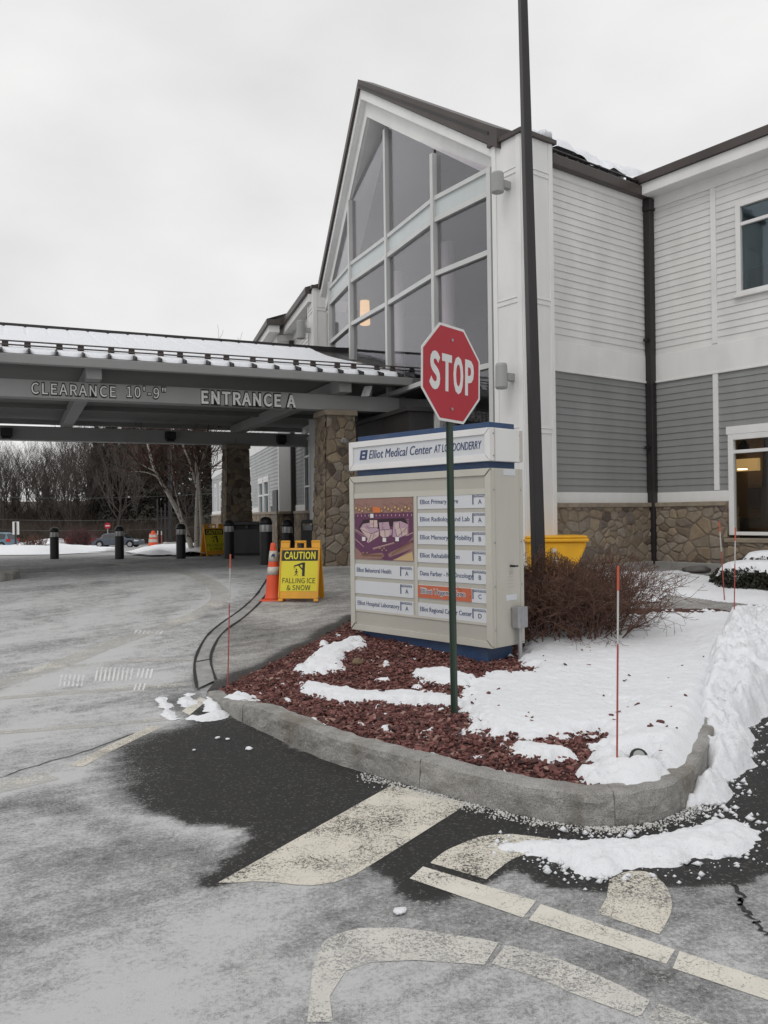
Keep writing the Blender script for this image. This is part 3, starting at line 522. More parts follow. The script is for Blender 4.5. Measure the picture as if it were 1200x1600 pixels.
Fq = np.array([(0, 1, 7, 6), (1, 2, 8, 7), (2, 3, 9, 8), (3, 4, 10, 9), (4, 5, 11, 10), (5, 0, 6, 11), (6, 7, 8, 9), (6, 9, 10, 11)]); Fq = (Fq[None]+np.arange(n)[:, None, None]*12).reshape(-1, 4)
mm_, t, nn_, ll, bs = newmat('red_mulch'); gi = nn_.new('ShaderNodeNewGeometry'); rr_ = nn_.new('ShaderNodeValToRGB'); ll.new(gi.outputs['Random Per Island'], rr_.inputs[0]); ee = rr_.color_ramp.elements
ee[0].color = (.05, .02, .018, 1); ee[1].color = (.34, .22, .18, 1); q = ee.new(.4); q.color = (.125, .044, .038, 1); q = ee.new(.86); q.color = (.20, .078, .068, 1); ll.new(rr_.outputs[0], bs.inputs['Base Color']); bs.inputs['Roughness'].default_value = .8
tag(np_mesh('mulch', V.reshape(-1, 3), Fq, mm_), 'reddish brown bark mulch spread over the planting island', 'mulch', kind='stuff')
# crumbled snow round the bank and the strip
cxy = []
for P_, k_ in ((bank, 700), (rs, 420)):
    e_ = np.concatenate([P_, P_[:1]]); i_ = RNG.integers(0, len(P_), k_); f_ = RNG.uniform(0, 1, (k_, 1)); cxy.append(e_[i_]*(1-f_)+e_[i_+1]*f_+RNG.normal(0, .075, (k_, 2)))
cxy = np.concatenate(cxy); cxy = cxy[sdp(cxy[:, 0], cxy[:, 1], island) < -.12]; k_ = len(cxy); r = .004+.020*RNG.uniform(0, 1, k_)**3
base = np.array([(1, 0, 0), (0, 1, 0), (-1, 0, 0), (0, -1, 0), (0, 0, .8), (0, 0, -.8)]); V_ = np.column_stack([cxy, terr(cxy[:, 0], cxy[:, 1])+r*.4])[:, None]+base[None]*r[:, None, None]*RNG.uniform(.6, 1.4, (k_, 6, 1))
F8 = np.array([(0, 1, 4), (1, 2, 4), (2, 3, 4), (3, 0, 4), (1, 0, 5), (2, 1, 5), (3, 2, 5), (0, 3, 5)])
tag(np_mesh('snow_crumbs', V_.reshape(-1, 3), (F8[None]+np.arange(k_)[:, None, None]*6).reshape(-1, 3), MT['snow'], smooth=True), 'loose snow crumbs scattered at the edges of the snowbank and road snow strip', 'snow', kind='stuff')
# rock salt pellets along the kerb foot
n = 3600; tt = RNG.uniform(16, 58, n); ii = tt.astype(int); pp = kb[ii]+(kb[ii+1]-kb[ii])*(tt-ii)[:, None]; nn2 = kn[ii]; off = -np.abs(RNG.normal(0, .055, n))-.006
keepm = RNG.uniform(0, 1, n) < .25+.75*vno(tt*.8, tt*0, 4); pp, nn2, off = pp[keepm], nn2[keepm], off[keepm]; n = len(pp)
pp = pp+nn2*off[:, None]; r = RNG.uniform(.002, .0075, n)
base = np.array([(1, 0, 0), (0, 1, 0), (-1, 0, 0), (0, -1, 0), (0, 0, 1), (0, 0, -1)]); V = (np.column_stack([pp, terr(pp[:, 0], pp[:, 1])+r*.6])[:, None]+base[None]*r[:, None, None]*RNG.uniform(.6, 1.3, (n, 6, 1)))
Fq = (np.array([(0, 1, 4), (1, 2, 4), (2, 3, 4), (3, 0, 4), (1, 0, 5), (2, 1, 5), (3, 2, 5), (0, 3, 5)])[None]+np.arange(n)[:, None, None]*6).reshape(-1, 3)
tag(np_mesh('rock_salt', V.reshape(-1, 3), Fq, paint('rock_salt', (.62, .61, .59), .6, .2, 40, streak=False)), 'white rock salt pellets along the foot of the granite kerb', 'rock salt', kind='stuff')
def stone_face(parent, P00, P10, P11, P01, nrm, seed, mat='stonerel', cw=.225, ch=.165, depth_=.026, st=.016, part='stone_veneer'):
    P00, P10, P11, P01 = [np.array(p, float) for p in (P00, P10, P11, P01)]; nrm = np.array([nrm[0], nrm[1], 0.]); Wd = np.linalg.norm(P10-P00); Hh = np.linalg.norm(P01-P00); nu, nv = max(3, int(Wd/st)), max(3, int(Hh/st))
    rg = np.random.default_rng(seed); pts = []
    for j in range(-1, int(Hh/ch)+2):
        for i in range(-1, int(Wd/cw)+2):
            if rg.uniform() < .16: continue
            pts.append(((i+.5+.5*(j % 2)+rg.uniform(-.38, .38))*cw, (j+.5+rg.uniform(-.36, .36))*ch))
            if rg.uniform() < .14: pts.append(((i+.9+rg.uniform(-.2, .2))*cw, (j+.9)*ch))
    pts = np.array(pts); U, Vv = np.meshgrid(np.linspace(0, 1, nu), np.linspace(0, 1, nv)); X = U*Wd+.05*(fbm(U*Wd+seed, Vv*Hh, 4, 3, 7)-.5); Y = Vv*Hh+.05*(fbm(U*Wd, Vv*Hh+seed, 4, 3, 8)-.5)
    f1 = np.full(X.shape, 9.); f2 = f1.copy(); ci = np.zeros(X.shape, int)
    for k, p in enumerate(pts):
        d = np.hypot((X-p[0])*.82, Y-p[1]); nr = d < f1; f2 = np.where(nr, f1, np.minimum(f2, d)); ci = np.where(nr, k, ci); f1 = np.where(nr, d, f1)
    ed = ss((f2-f1)/.045); rnd = rg.uniform(0, 1, len(pts)); pr = rg.uniform(.55, 1.15, len(pts)); hh = depth_*ed*pr[ci]+.008*(fbm(X*9, Y*9, 1, 3, seed)-.5)
    B = P00*((1-U)*(1-Vv))[..., None]+P10*(U*(1-Vv))[..., None]+P11*(U*Vv)[..., None]+P01*((1-U)*Vv)[..., None]+nrm*hh[..., None]
    idx = np.arange(nu*nv).reshape(nv, nu); q = np.stack([idx[:-1, :-1], idx[:-1, 1:], idx[1:, 1:], idx[1:, :-1]], -1).reshape(-1, 4); me = bpy.data.meshes.new(part); me.from_pydata((B.reshape(-1, 3)-world_o(parent)).tolist(), [], q.tolist()); me.materials.append(MT[mat])
    for nm, a in (('cell', rnd[ci]), ('edge', ed)): t = me.attributes.new(nm, 'FLOAT', 'POINT'); t.data.foreach_set('value', a.ravel().astype(np.float32))
    o = bpy.data.objects.new(part, me); COL.objects.link(o); o.parent = parent; return o
def stone_wall(parent, W, s0, s1, z0, z1, o, seed, **k): return stone_face(parent, W.pt(s0, z0, o), W.pt(s1, z0, o), W.pt(s1, z1, o), W.pt(s0, z1, o), W.n, seed, **k)
# ================================================================== BUILDING
v_ = np.array([.8, .6]); b_ = np.array([.6, -.8]); Cc = np.array([5.16, 16.]); GZ = .62
WG = Wall(Cc-v_*3.35, v_, b_)          # gable side wall, s 0..3.35
WW = Wall(Cc, b_, -v_)                 # wing wall, s 0..8
bld = thing('medical_building', (Cc[0], Cc[1], GZ), 'large medical building with white and grey clapboard, stone base and glazed gable', 'building')
def siding(name, W, rects, mat, z0, pitch=.124, o=0.):
    m = MB()
    for s0, s1, za, zb in rects:
        k0 = math.floor((za-z0)/pitch); z = z0+k0*pitch
        while z < zb-1e-4:
            c0, c1 = max(z, za), min(z+pitch, zb)
            if c1-c0 > .004:
                oa = o+.015*(1-(c0-z)/pitch); ob = o+.015*(1-(c1-z)/pitch)
                m.add([W.pt(s0, c0, oa), W.pt(s1, c0, oa), W.pt(s1, c1, ob), W.pt(s0, c1, ob), W.pt(s0, c0, o-.03), W.pt(s1, c0, o-.03)], [(0, 1, 2, 3), (4, 5, 1, 0)])
            z += pitch
    return m.build(name, mat, bld)
S1 = 3.35
siding('white_siding', WG, [(.55, S1, 4.69, 7.72)], MT['wsiding'], 4.69); siding('grey_siding', WG, [(.55, S1, 2.06, 4.17)], MT['gsiding'], 2.06)
# wing wall with two windows
ux0, uz1 = WW.px(1150.5, 318); _, uz0 = WW.px(1150.5, 462); lx0, lz1 = WW.px(1139, 668); _, lz0 = WW.px(1146, 836)
BT = WW.px(1113.5, 500)[0], WW.px(1121.5, 500)[0]
UW, LW = 1.36, 2.3
siding('white_siding', WW, [(0, 8, 4.69, uz0-.06), (0, ux0, uz0-.06, uz1), (ux0+UW, 8, uz0-.06, uz1), (0, 8, uz1, 7.55)], MT['wsiding'], 4.69)
siding('grey_siding', WW, [(0, lx0, 2.06, lz1), (lx0+LW, 8, 2.06, lz1), (0, 8, lz1, 4.17)], MT['gsiding'], 2.06)
m = MB(); m.wbox(WG, .55, S1, 4.17, 4.69, 0, .03); m.wbox(WG, .55, S1, 1.87, 2.06, 0, .035); m.wbox(WG, .55, S1, 4.16, 4.20, .0, .045)
m.wbox(WW, .04, 8, 4.17, 4.69, 0, .03); m.wbox(WW, .04, lx0, 1.87, 2.06, 0, .035); m.wbox(WW, lx0+LW, 8, 1.87, 2.06, 0, .035); m.wbox(WW, .05, 8, 4.16, 4.2, 0, .045)
m.wbox(WG, .55, S1, 7.56, 7.70, 0, .024)
m.build('trim_band', MT['offwhite'], bld, bevel=.006)
m = MB(); m.wbox(WW, *BT, 4.7, 7.5, 0, .034); m.build('batten', MT['offwhite'], bld, bevel=.005)
m = MB(); m.wbox(WW, *BT, 2.07, 4.16, 0, .034); m.build('batten', MT['offwhite'], bld, bevel=.005)
m = MB(); m.wbox(WG, .55, S1+.1, .72, 1.80, -.3, .07); m.wbox(WW, .075, lx0, .72, 1.80, -.3, .07); m.wbox(WW, lx0+.001, lx0+LW, .72, lz0-.12, -.3, .069); m.wbox(WW, lx0+LW+.001, 8, .72, 1.8, -.3, .07)
sb = m.build('stone_base', MT['stone'], bld)
stone_wall(sb, WG, .55, S1-.07, .74, 1.79, .072, 1); stone_wall(sb, WW, .1, lx0, .74, 1.79, .072, 2); stone_wall(sb, WW, lx0, lx0+LW, .74, lz0-.13, .072, 3)
m = MB(); m.wbox(WG, .5, S1, 1.79, 1.87, -.1, .12); m.wbox(WW, .13, lx0-.02, 1.79, 1.87, -.1, .12); m.wbox(WW, lx0-.06, lx0+LW, lz0-.13, lz0-.05, -.1, .12); m.wbox(WW, lx0+LW, 8, 1.79, 1.87, -.1, .121); m.build('stone_ledge', MT['ledge'], sb, bevel=.012)
m = MB(); m.wbox(WG, .55, S1, .4, .76, -.2, .14); m.wbox(WW, .142, 8, .4, .76, -.2, .14); m.build('foundation', MT['concrete'], bld, bevel=.01)
# wing eave: frieze, fascia, metal edge
m = MB(); m.wbox(WW, .0, 8, 7.50, 7.9, 0, .04); m.build('frieze_board', MT['offwhite'], bld)
m = MB(); m.wbox(WW, -.1, 8, 7.70, 7.91, .0, .36); m.build('fascia', MT['offwhite'], bld, bevel=.008)
m = MB(); m.wbox(WW, -.1, 8, 7.912, 8.06, -.2, .42); m.add([WW.pt(-.1, 8.06, .42), WW.pt(8, 8.06, .42), WW.pt(8, 9.5, -4.), WW.pt(-.1, 9.5, -4.)], [(0, 1, 2, 3)]); m.build('roof', MT['brown'], bld)
# gable side gutter, snow guard, corner downpipe
m = MB(); m.wbox(WG, .5, S1-.01, 7.68, 7.88, .02, .15); gut = m.build('gutter', MT['brown'], bld, bevel=.02)
m = MB(); m.add([WG.pt(.3, 7.86, .14), WG.pt(S1+.1, 7.86, .14), WG.pt(S1+2.2, 9.25, -3.), WG.pt(.3, 9.25, -3.)], [(0, 1, 2, 3)]); m.build('roof', MT['brown'], bld); m = MB()
m.add([WG.pt(.3, 7.66, -.02), WG.pt(S1-.02, 7.66, -.02), WG.pt(S1-.02, 7.85, .12), WG.pt(.3, 7.85, .12)], [(0, 1, 2, 3)]); m.build('eave_underside', MT['brown'], bld)
m = MB()
for k in range(10): s = .6+k*.29; m.wbox(WG, s, s+.07, 7.88, 7.97, .06, .10)
m.tube([WG.pt(.5, 7.955, .11), WG.pt(S1, 7.955, .11)], .018, 6); m.build('snow_guard', MT['darkbrown'], bld)
m = MB(); m.wbox(WG, S1-.16, S1-.02, .7, 7.45, .02, .17); m.wbox(WG, S1-.175, S1-.005, 7.45, 7.68, .01, .19); dp = m.build('downpipe', MT['darkbrown'], bld, bevel=.012)
for z in (4.95, 2.9): m = MB(); m.wbox(WG, S1-.25, S1-.16, z, z+.05, .05, .12); m.build('pipe_bracket', MT['black'], dp)
# roof snow behind the gutter
sxx = np.linspace(.5, S1+.1, 60); oo = np.linspace(.06, -1.4, 24); SS_, OO = np.meshgrid(sxx, oo); hh = 7.86+(.12-OO)*.42
hh = hh+.02+.34*np.sqrt(ss((.45-abs(OO+.28))/.35))*np.clip(fbm(SS_*2.1, OO*2.1, 1, 3, 5)*2.3-.5, 0, 1.1)
V = np.array([WG.pt(a, c, b) for a, b, c in zip(SS_.ravel(), OO.ravel(), hh.ravel())]); idx = np.arange(V.shape[0]).reshape(SS_.shape); Fq = np.stack([idx[:-1, :-1], idx[:-1, 1:], idx[1:, 1:], idx[1:, :-1]], -1).reshape(-1, 4)
tag(np_mesh('roof_snow', V, Fq, MT['roofsnow'], smooth=True), 'lumps of melting snow behind the brown gutter over the side wall', 'snow', kind='stuff')
# pilasters
P0 = np.array([2.31, 13.55])
def pilaster(P, t1, t2, w1, w2, zt, joints, lampz, lampw):
    """P: front corner; t1 runs along the facade side, t2 runs along the other face"""
    t1 = np.array(t1)/np.linalg.norm(t1); t2 = np.array(t2)/np.linalg.norm(t2); A = Wall(P, t1, -t2); B = Wall(P, t2, -t1)
    m = MB(); c = [P, P+t1*w1, P+t1*w1+t2*w2, P+t2*w2]
    m.prism([(*q, .3) for q in c], [(*q, zt) for q in c]); pl = m.build('pilaster', MT['white'], bld)
    m = MB()
    for W, w_ in ((A, w1), (B, w2)):
        z = [.62]+joints+[zt]
        m.wbox(W, .0 if W is A else .0, .10, .4, zt-.001, 0.0, .016); m.wbox(W, w_-.10, w_-.002, .4, zt-.001, 0, .016)
        for j in joints: m.wbox(W, .101, w_-.101, j-.04, j+.04, 0, .014); m.wbox(W, .101, w_-.101, j+.041, j+.049, 0, .026)
    m.build('corner_board', MT['offwhite'], pl, bevel=.004)
    q = [P-t1*.06-t2*.06, P+t1*(w1+.06)-t2*.06, P+t1*(w1+.06)+t2*(w2+.06), P-t1*.06+t2*(w2+.06)]
    m = MB(); m.prism([(*k, zt) for k in q], [(*k, zt+.07) for k in q]); m.build('cap', MT['brown'], pl)
    return A, B
fA, fB = pilaster(P0, -b_, v_, .66, .76, 7.93, [7.36, 5.22, 3.07], 0, 0)
Lc = np.array([-1.85, 22.6]); e16 = np.array([-.28, .96]); c16 = np.array([.96, .28])
gA, gB = pilaster(Lc, e16, c16, .81, .5, 7.93, [7.36, 5.22], 0, 0)
def wall_lamp(W, s, z, h, rad, round_=True):
    c = W.pt(s, z, .26); m = MB()
    if round_: rad *= .9; m.lathe([(rad*.96, -h/2), (rad, -h/2+.02), (rad, h/2-.03), (rad*.9, h/2), (.02, h/2+.01)], 20, c)
    else: m.lathe([(rad*.85, -h/2), (rad*1.05, -h/2+.03), (rad*.98, h/2-.04), (rad*.85, h/2), (.02, h/2+.01)], 20, c)
    o = m.build('wall_lamp', MT['greylamp'], bld, smooth=False, bevel=.006); m = MB(); m.wbox(W, s-.05, s+.05, z-.06, z+.06, .0, .16); m.build('bracket', MT['greylamp'], o)
s_, z_ = fA.px(795, 291); wall_lamp(fA, s_, z_, .33, .115); s_, z_ = fA.px(801, 590); wall_lamp(fA, s_, z_, .42, .10, False)
wall_lamp(gA, .5, 6.88, .5, .14)
tag(lump((*(P0+v_*.62-b_*.08), 8.06), .17, 7).build('snow_lump', MT['roofsnow'], smooth=True), 'rounded snow lump on top of the near white pilaster', 'snow lump')
tag(lump((*(P0+v_*.36-b_*.05), 8.02), .10, 9).build('snow_lump', MT['roofsnow'], smooth=True), 'smaller snow lump left of the big one on the near pilaster cap', 'snow lump')
# bowed curtain wall
BP = [np.array(p) for p in ((1.93, 14.25), (1.04, 15.57), (.173, 17.65), (-.68, 19.53), (-1.30, 21.55), (-1.42, 22.62))]
zb, zsp = 7.22, 7.62
Apx = np.array([-.385, 17.85]); inw = np.array([.909, .418]); A0 = np.array([1.91, 14.08]); E0 = np.array([-1.66, 22.2])
def ztop(p):                                           # soffit height over a plan point
    s = (p-A0)@np.array([-.401, .916]); h = 8.76/2; return 10.30-(abs(s-h*1.0)/h)*2.8
cw = MB(); sp_ = MB(); panes = []
rows = [.66, 2.75, 4.26, 6.21, zb]
for i in range(5):
    a, bq = BP[i], BP[i+1]; W = Wall(a, bq-a, None); ln = np.linalg.norm(bq-a)
    if (W.n@np.array([-.9, -.4])) < 0: W.n = -W.n
    for j in range(4): panes.append((W, [(.04, rows[j]+.035), (ln-.04, rows[j]+.035), (ln-.04, rows[j+1]-.035), (.04, rows[j+1]-.035)]))
    for z in rows: cw.wbox(W, 0, ln, z-.045, z+.045, -.06, .06)
    if i < 4:
        sp_.wbox(W, .03, ln-.03, zb+.05, zsp-.03, -.03, .02); cw.wbox(W, 0, ln, zsp-.035, zsp+.045, -.06, .06)
        za, zc = ztop(a), ztop(bq); pl = [(.04, zsp+.05), (ln-.04, zsp+.05)]+([(ln-.04, zc)] if zc > zsp+.1 else [])+([(.04, za)] if za > zsp+.1 else [])
        if len(pl) >= 3: panes.append((W, pl))
        cw.add([], [])
for i, p in enumerate(BP):
    q = BP[min(i+1, 5)]-BP[max(i-1, 0)]; W = Wall(p, q); 
    if (W.n@np.array([-.9, -.4])) < 0: W.n = -W.n
    wd = .05; cw.wbox(W, -wd, wd, .62, max(ztop(p)-.12, zsp+.03), -.08, .085)
cwo = cw.build('curtain_wall_frame', MT['frame'], bld); sp_.build('spandrel_panel', MT['spandrel'], bld)
for W, pl in panes: m = MB(); m.wprism(W, pl, -.012, .0); m.build('pane', MT['glass'], cwo)
# gable rake: brown edge, fascia, frieze, soffit in two folds
def rake(Pa, Pb, za, zb_, t0, t1, off0, off1, mb):     # board between plan points, top heights za,zb_, thickness t0,t1, offset along inward
    d = np.array([*inw, 0])
    A = [np.array([*Pa, za-t0])+d*off0, np.array([*Pa, za-t0])+d*off1, np.array([*Pa, za])+d*off1, np.array([*Pa, za])+d*off0]
    B = [np.array([*Pb, zb_-t1])+d*off0, np.array([*Pb, zb_-t1])+d*off1, np.array([*Pb, zb_])+d*off1, np.array([*Pb, zb_])+d*off0]
    mb.prism(A, B)
E1 = np.array([-1.62, 22.1]); 
m = MB(); rake(A0, Apx, 7.95, 10.90, .18, .21, 0, .14, m); rake(E1, Apx, 7.72, 10.90, .18, .21, 0, .14, m); m.build('rake_fascia', MT['offwhite'], bld)
m = MB(); rake(A0-np.array([.01, -.01]), Apx, 7.77, 10.69, .36, .36, .14, .24, m); rake(E1, Apx, 7.54, 10.69, .34, .36, .14, .24, m); m.build('frieze_board', MT['white'], bld)
m = MB(); rake(A0, Apx, 7.44, 10.345, .03, .03, .20, .72, m); rake(E1, Apx, 7.22, 10.345, .03, .03, .20, .72, m); m.build('soffit', MT['white'], bld)
A0b = A0+(A0-Apx)*.05; m = MB(); rake(A0b, Apx, 8.17, 11.10, .34, .19, -.06, .3, m); m.build('roof_edge', MT['brown'], bld); m = MB(); rake(E1, Apx, 7.94, 11.10, .2, .19, -.06, .3, m); m.build('roof_edge', MT['brown'], bld)
R1 = Apx+inw*4.5; m = MB()
m.add([(*A0, 8.25), (*Apx, 11.08), (*R1, 8.9), (*(P0+v_*2.2-b_*.3), 7.95)], [(0, 1, 2, 3)]); m.build('roof', MT['brown'], bld); m = MB(); m.add([(*E1, 7.9), (*Apx, 11.08), (*R1, 8.9), (*(Lc+c16*3), 7.95)], [(3, 2, 1, 0)])
m.build('roof', MT['brown'], bld)
m = MB(); rake(A0, Apx, 8.19, 10.99, .05, .03, -.075, -.06, m); m.build('roof_edge_strip', MT['darkbrown'], bld)
# interior behind the glass
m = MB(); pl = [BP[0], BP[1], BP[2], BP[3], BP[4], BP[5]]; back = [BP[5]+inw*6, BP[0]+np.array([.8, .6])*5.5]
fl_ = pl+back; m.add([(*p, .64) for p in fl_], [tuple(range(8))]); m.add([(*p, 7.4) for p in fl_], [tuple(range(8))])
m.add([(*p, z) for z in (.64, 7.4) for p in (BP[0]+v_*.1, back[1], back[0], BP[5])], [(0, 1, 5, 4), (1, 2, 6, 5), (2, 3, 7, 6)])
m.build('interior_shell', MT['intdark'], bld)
m = MB(); m.add([(*(p+inw*1.3), z) for z in (.64, 10.4) for p in (BP[0], BP[1], BP[2], BP[3], BP[4])], [(0, 1, 6, 5), (1, 2, 7, 6), (2, 3, 8, 7), (3, 4, 9, 8)])
m = MB()
for p, r_ in ((BP[0]*.45+BP[1]*.55+inw*.9, .14), (BP[1]*.45+BP[2]*.55+inw*.9, .14), (BP[2]*.4+BP[3]*.6+inw*.8, .14), (BP[0]*.85+BP[1]*.15+inw*1.6, .3)): m = MB(); m.lathe([(r_, .64), (r_, 7.3)], 16, (*p, 0)); m.build('interior_column', MT['interior'], bld)
c = depth(570, 487, 22.); m = MB(); m.lathe([(.10, -.36), (.14, -.34), (.12, .32), (.10, .36)], 16, c); m.build('interior_lamp', MT['warm'], bld)
# windows of the wing
def window(W, s0, s1, z0, z1, verts, horiz, mat, name='window', trim=.09, sill=True, head=0.):
    m = MB(); m.wbox(W, s0, s0+trim, z0, z1, -.05, .05); m.wbox(W, s1-trim, s1, z0, z1, -.05, .05); m.wbox(W, s0+trim, s1-trim, z1-trim, z1, -.05, .05); m.wbox(W, s0+trim, s1-trim, z0, z0+trim*.6, -.05, .05)
    for v in verts: m.wbox(W, v-.035, v+.035, z0+trim*.6, z1-trim, -.03, .04)
    for h in horiz: m.wbox(W, s0+trim, s1-trim, h-.03, h+.03, -.032, .038)
    if sill: m.wbox(W, s0-.04, s1+.04, z0-.055, z0, -.03, .085)
    if head: m.wbox(W, s0-.03, s1+.03, z1, z1+head, 0, .055)
    o = m.build(name, MT['offwhite'], bld, bevel=.005); m = MB(); m.wbox(W, s0+trim*.5, s1-trim*.5, z0+.03, z1-.05, -.02, -.008); m.build('pane', mat, o)
    if mat is MT['glass2']:
        m = MB(); q = [W.pt(s0+.02, z0+.02, -.051), W.pt(s1-.02, z0+.02, -.051), W.pt(s1-.02, z1-.02, -.051), W.pt(s0+.02, z1-.02, -.051), W.pt(s0-.2, z0, -1.2), W.pt(s1+.2, z0, -1.2), W.pt(s1+.2, z1, -1.2), W.pt(s0-.2, z1, -1.2)]; m.add(q, [(0, 1, 5, 4), (1, 2, 6, 5), (2, 3, 7, 6), (3, 0, 4, 7), (4, 5, 6, 7)]); m.build('room', MT['roomteal'], o)
    return o
wu = window(WW, ux0, ux0+UW, uz0, uz1, [ux0+.68], [uz0+1.22], MT['glass2'])
m = MB(); m.wbox(WW, ux0+.05, ux0+UW-.05, uz0+.05, uz0+.5, -.4, -.3); m.build('window_interior', MT['intdark'], wu)
wl_ = window(WW, lx0+.0, lx0+LW, lz0, lz1-.13, [lx0+1.55], [WW.px(1150, 706)[1]], MT['glass3'], sill=False, head=.14, trim=.1)
m = MB(); sI, eI, z0I, z1I = -1.2, lx0+LW+2.5, lz0-.3, lz1+.1     # lit room behind the lower window
def inq(pts): m.add([WW.pt(*p) for p in pts], [(0, 1, 2, 3)])
inq([(sI, z0I, -3), (eI, z0I, -3), (eI, z1I, -3), (sI, z1I, -3)]); inq([(sI, z0I, 0-.06), (sI, z0I, -3), (sI, z1I, -3), (sI, z1I, -.06)]); inq([(sI, z1I, -.06), (eI, z1I, -.06), (eI, z1I, -3), (sI, z1I, -3)]); inq([(sI, z0I, -.06), (eI, z0I, -.06), (eI, z0I, -3), (sI, z0I, -3)]); inq([(eI, z0I, -.06), (eI, z0I, -3), (eI, z1I, -3), (eI, z1I, -.06)])
m.build('lit_room', MT['intwarm'], wl_)
m = MB(); m.wbox(WW, -.8, 6, z0I, 1.55, -2.9, -1.2); m.build('counter', MT['intdark'], wl_)
a0, c0 = WW.px(1163, 758, -2.9); a1, c1 = WW.px(1195, 795, -2.9); m = MB(); m.m = 0; m.wbox(WW, a0, a1, c1, c0, -2.99, -2.95); m.m = 1; m.wbox(WW, a0+.06, a1-.06, c1+.06, c0-.06, -2.95, -2.94); m.build('framed_picture', [MT['tan'], MT['intdark']], wl_)
a0, c0 = WW.px(1160, 734, -2.2); m = MB(); m.lathe([(.09, 0), (.09, .02)], 12, WW.pt(a0, c0, -2.2)); m.build('downlight', MT['warm2'], wl_)
a0, c0 = WW.px(1152, 718, -2.8); a1, c1 = WW.px(1188, 735, -2.8); m = MB(); m.wbox(WW, a0, a1, c1, c0, -2.8, -2.7); m.build('ceiling_soffit', MT['warmdim'], wl_)  # soffit is no lamp; its emission stands in for warm room light on it
a0, c0 = WW.px(1162, 700, -.7); m = MB(); p = WW.pt(a0, c0, -.7); m.lathe([(.11, -.1), (.09, .06), (.05, .1), (.05, .12), (.02, .13), (.015, .5)], 14, p); m.build('pendant_lamp', MT['black'], wl_)
a0, c0 = WW.px(1192, 760, -.8); m = MB(); m.wprism(WW, [(a0-.07, 1.2), (a0+.6, 1.2), (a0+.6, 3.2), (a0+.05, 3.3)], -.9, -.8); m.build('curtain', MT['intdark'], wl_)
# left wing beyond the gable
nl = -c16
W1 = Wall(Lc+c16*.25, e16, nl); Q1 = W1.O+W1.t*4.6; Rr = Q1-c16*.5; W2 = Wall(Rr, e16, nl); WB = Wall(Rr, c16, np.array([.28, -.96]))
ts0, tz1 = W1.px(491, 700); ts1, _ = W1.px(477, 700)
siding('white_siding', W1, [(.5, 4.6, 4.69, 7.6)], MT['wsiding'], 4.69); siding('grey_siding', W1, [(ts1, 4.6, 2.06, 4.17)], MT['gsiding'], 2.06); siding('grey_siding', W1, [(.5, ts0, 2.06, 4.17)], MT['gsiding'], 2.06)
wa0, wz1 = W2.px(421, 748); wa1, _ = W2.px(405, 748); da0, dz1 = W2.px(437, 765); da1, _ = W2.px(430, 765)
siding('white_siding', W2, [(0, 27, 4.69, 7.6)], MT['wsiding'], 4.69); siding('grey_siding', W2, [(.0, wa0, wz1, 4.17), (wa0, wa1, wz1, 4.17), (0.05, wa0, 2.06, wz1), (wa1, 27, 2.06, 4.17)], MT['gsiding2'], 2.06)
m = MB(); m.wbox(W1, .5, 4.6, 4.17, 4.69, 0, .03); m.wbox(W2, 0, 27, 4.17, 4.69, 0, .03); m.wbox(W1, ts1, 4.6, 1.87, 2.06, 0, .035); m.wbox(W2, wa1, 27, 1.87, 2.06, 0, .035)
m.wbox(W1, .5, 4.6, 7.4, 7.6, 0, .03); m.wbox(W2, 0, 27, 7.4, 7.6, 0, .03); m.wbox(WB, 0, .5, 7.4, 7.6, .02, .05); m.build('trim_band', MT['offwhite'], bld)
m = MB(); m.wbox(WB, -.0, .5, 1.87, 7.4, -.1, .02); m.wbox(W2, -.02, .14, 1.87, 7.4, .0, .03); m.build('bay_end_wall', MT['white'], bld)
m = MB(); m.wbox(W1, .5, 4.6, .3, 1.8, -.3, .07); m.wbox(WB, -.0, .5, .3, 1.8, -.1, .07); m.wbox(W2, .0, 27, .3, 1.8, -.3, .07); sb2 = m.build('stone_base', MT['stone'], bld); stone_wall(sb2, W1, .8, 4.6, .5, 1.79, .072, 5, st=.03); stone_wall(sb2, W2, 0, 8, .5, 1.79, .072, 6, st=.04)
m = MB(); m.wbox(W1, .5, 4.6, 1.79, 1.87, -.1, .12); m.wbox(WB, -.05, .5, 1.79, 1.87, -.1, .12); m.wbox(W2, .0, 27, 1.79, 1.87, -.1, .12); m.build('stone_ledge', MT['ledge'], sb2)
window(W1, ts0, ts1, 1.0, tz1+.4, [ts0+(ts1-ts0)*.5], [2.6, 3.5], MT['glass2'], sill=False); 
window(W2, wa0, wa0+(wa1-wa0)*.46, 1.4, wz1, [], [wz1-.55], MT['glass2'], head=.12); window(W2, wa0+(wa1-wa0)*.54, wa1, 1.4, wz1, [], [wz1-.55], MT['glass2'], head=.12)
m = MB(); m.wbox(W2, da0+.15, da1+.1, .6, dz1, -.0, .085); m.build('door', MT['bin'], bld)
for k in range(6):
    s = wa1+2.2+k*3.3; window(W2, s, s+1.1, 1.9, 3.6, [], [3.], MT['glass2'], head=.12)
for k in range(5): s = 1.5+k*3.6; window(W2, s, s+1.1, 5.3, 6.7, [], [6.2], MT['glass2'])
m = MB(); m.wbox(W1, 4.35, 4.5, .6, 7.4, .03, .16); m.build('downpipe', MT['darkbrown'], bld)
m = MB(); m.wbox(W1, .3, 4.8, 7.62, 7.84, 0, .34); m.wbox(W2, -.35, 27, 7.62, 7.84, 0, .34); m.build('fascia', MT['offwhite'], bld)
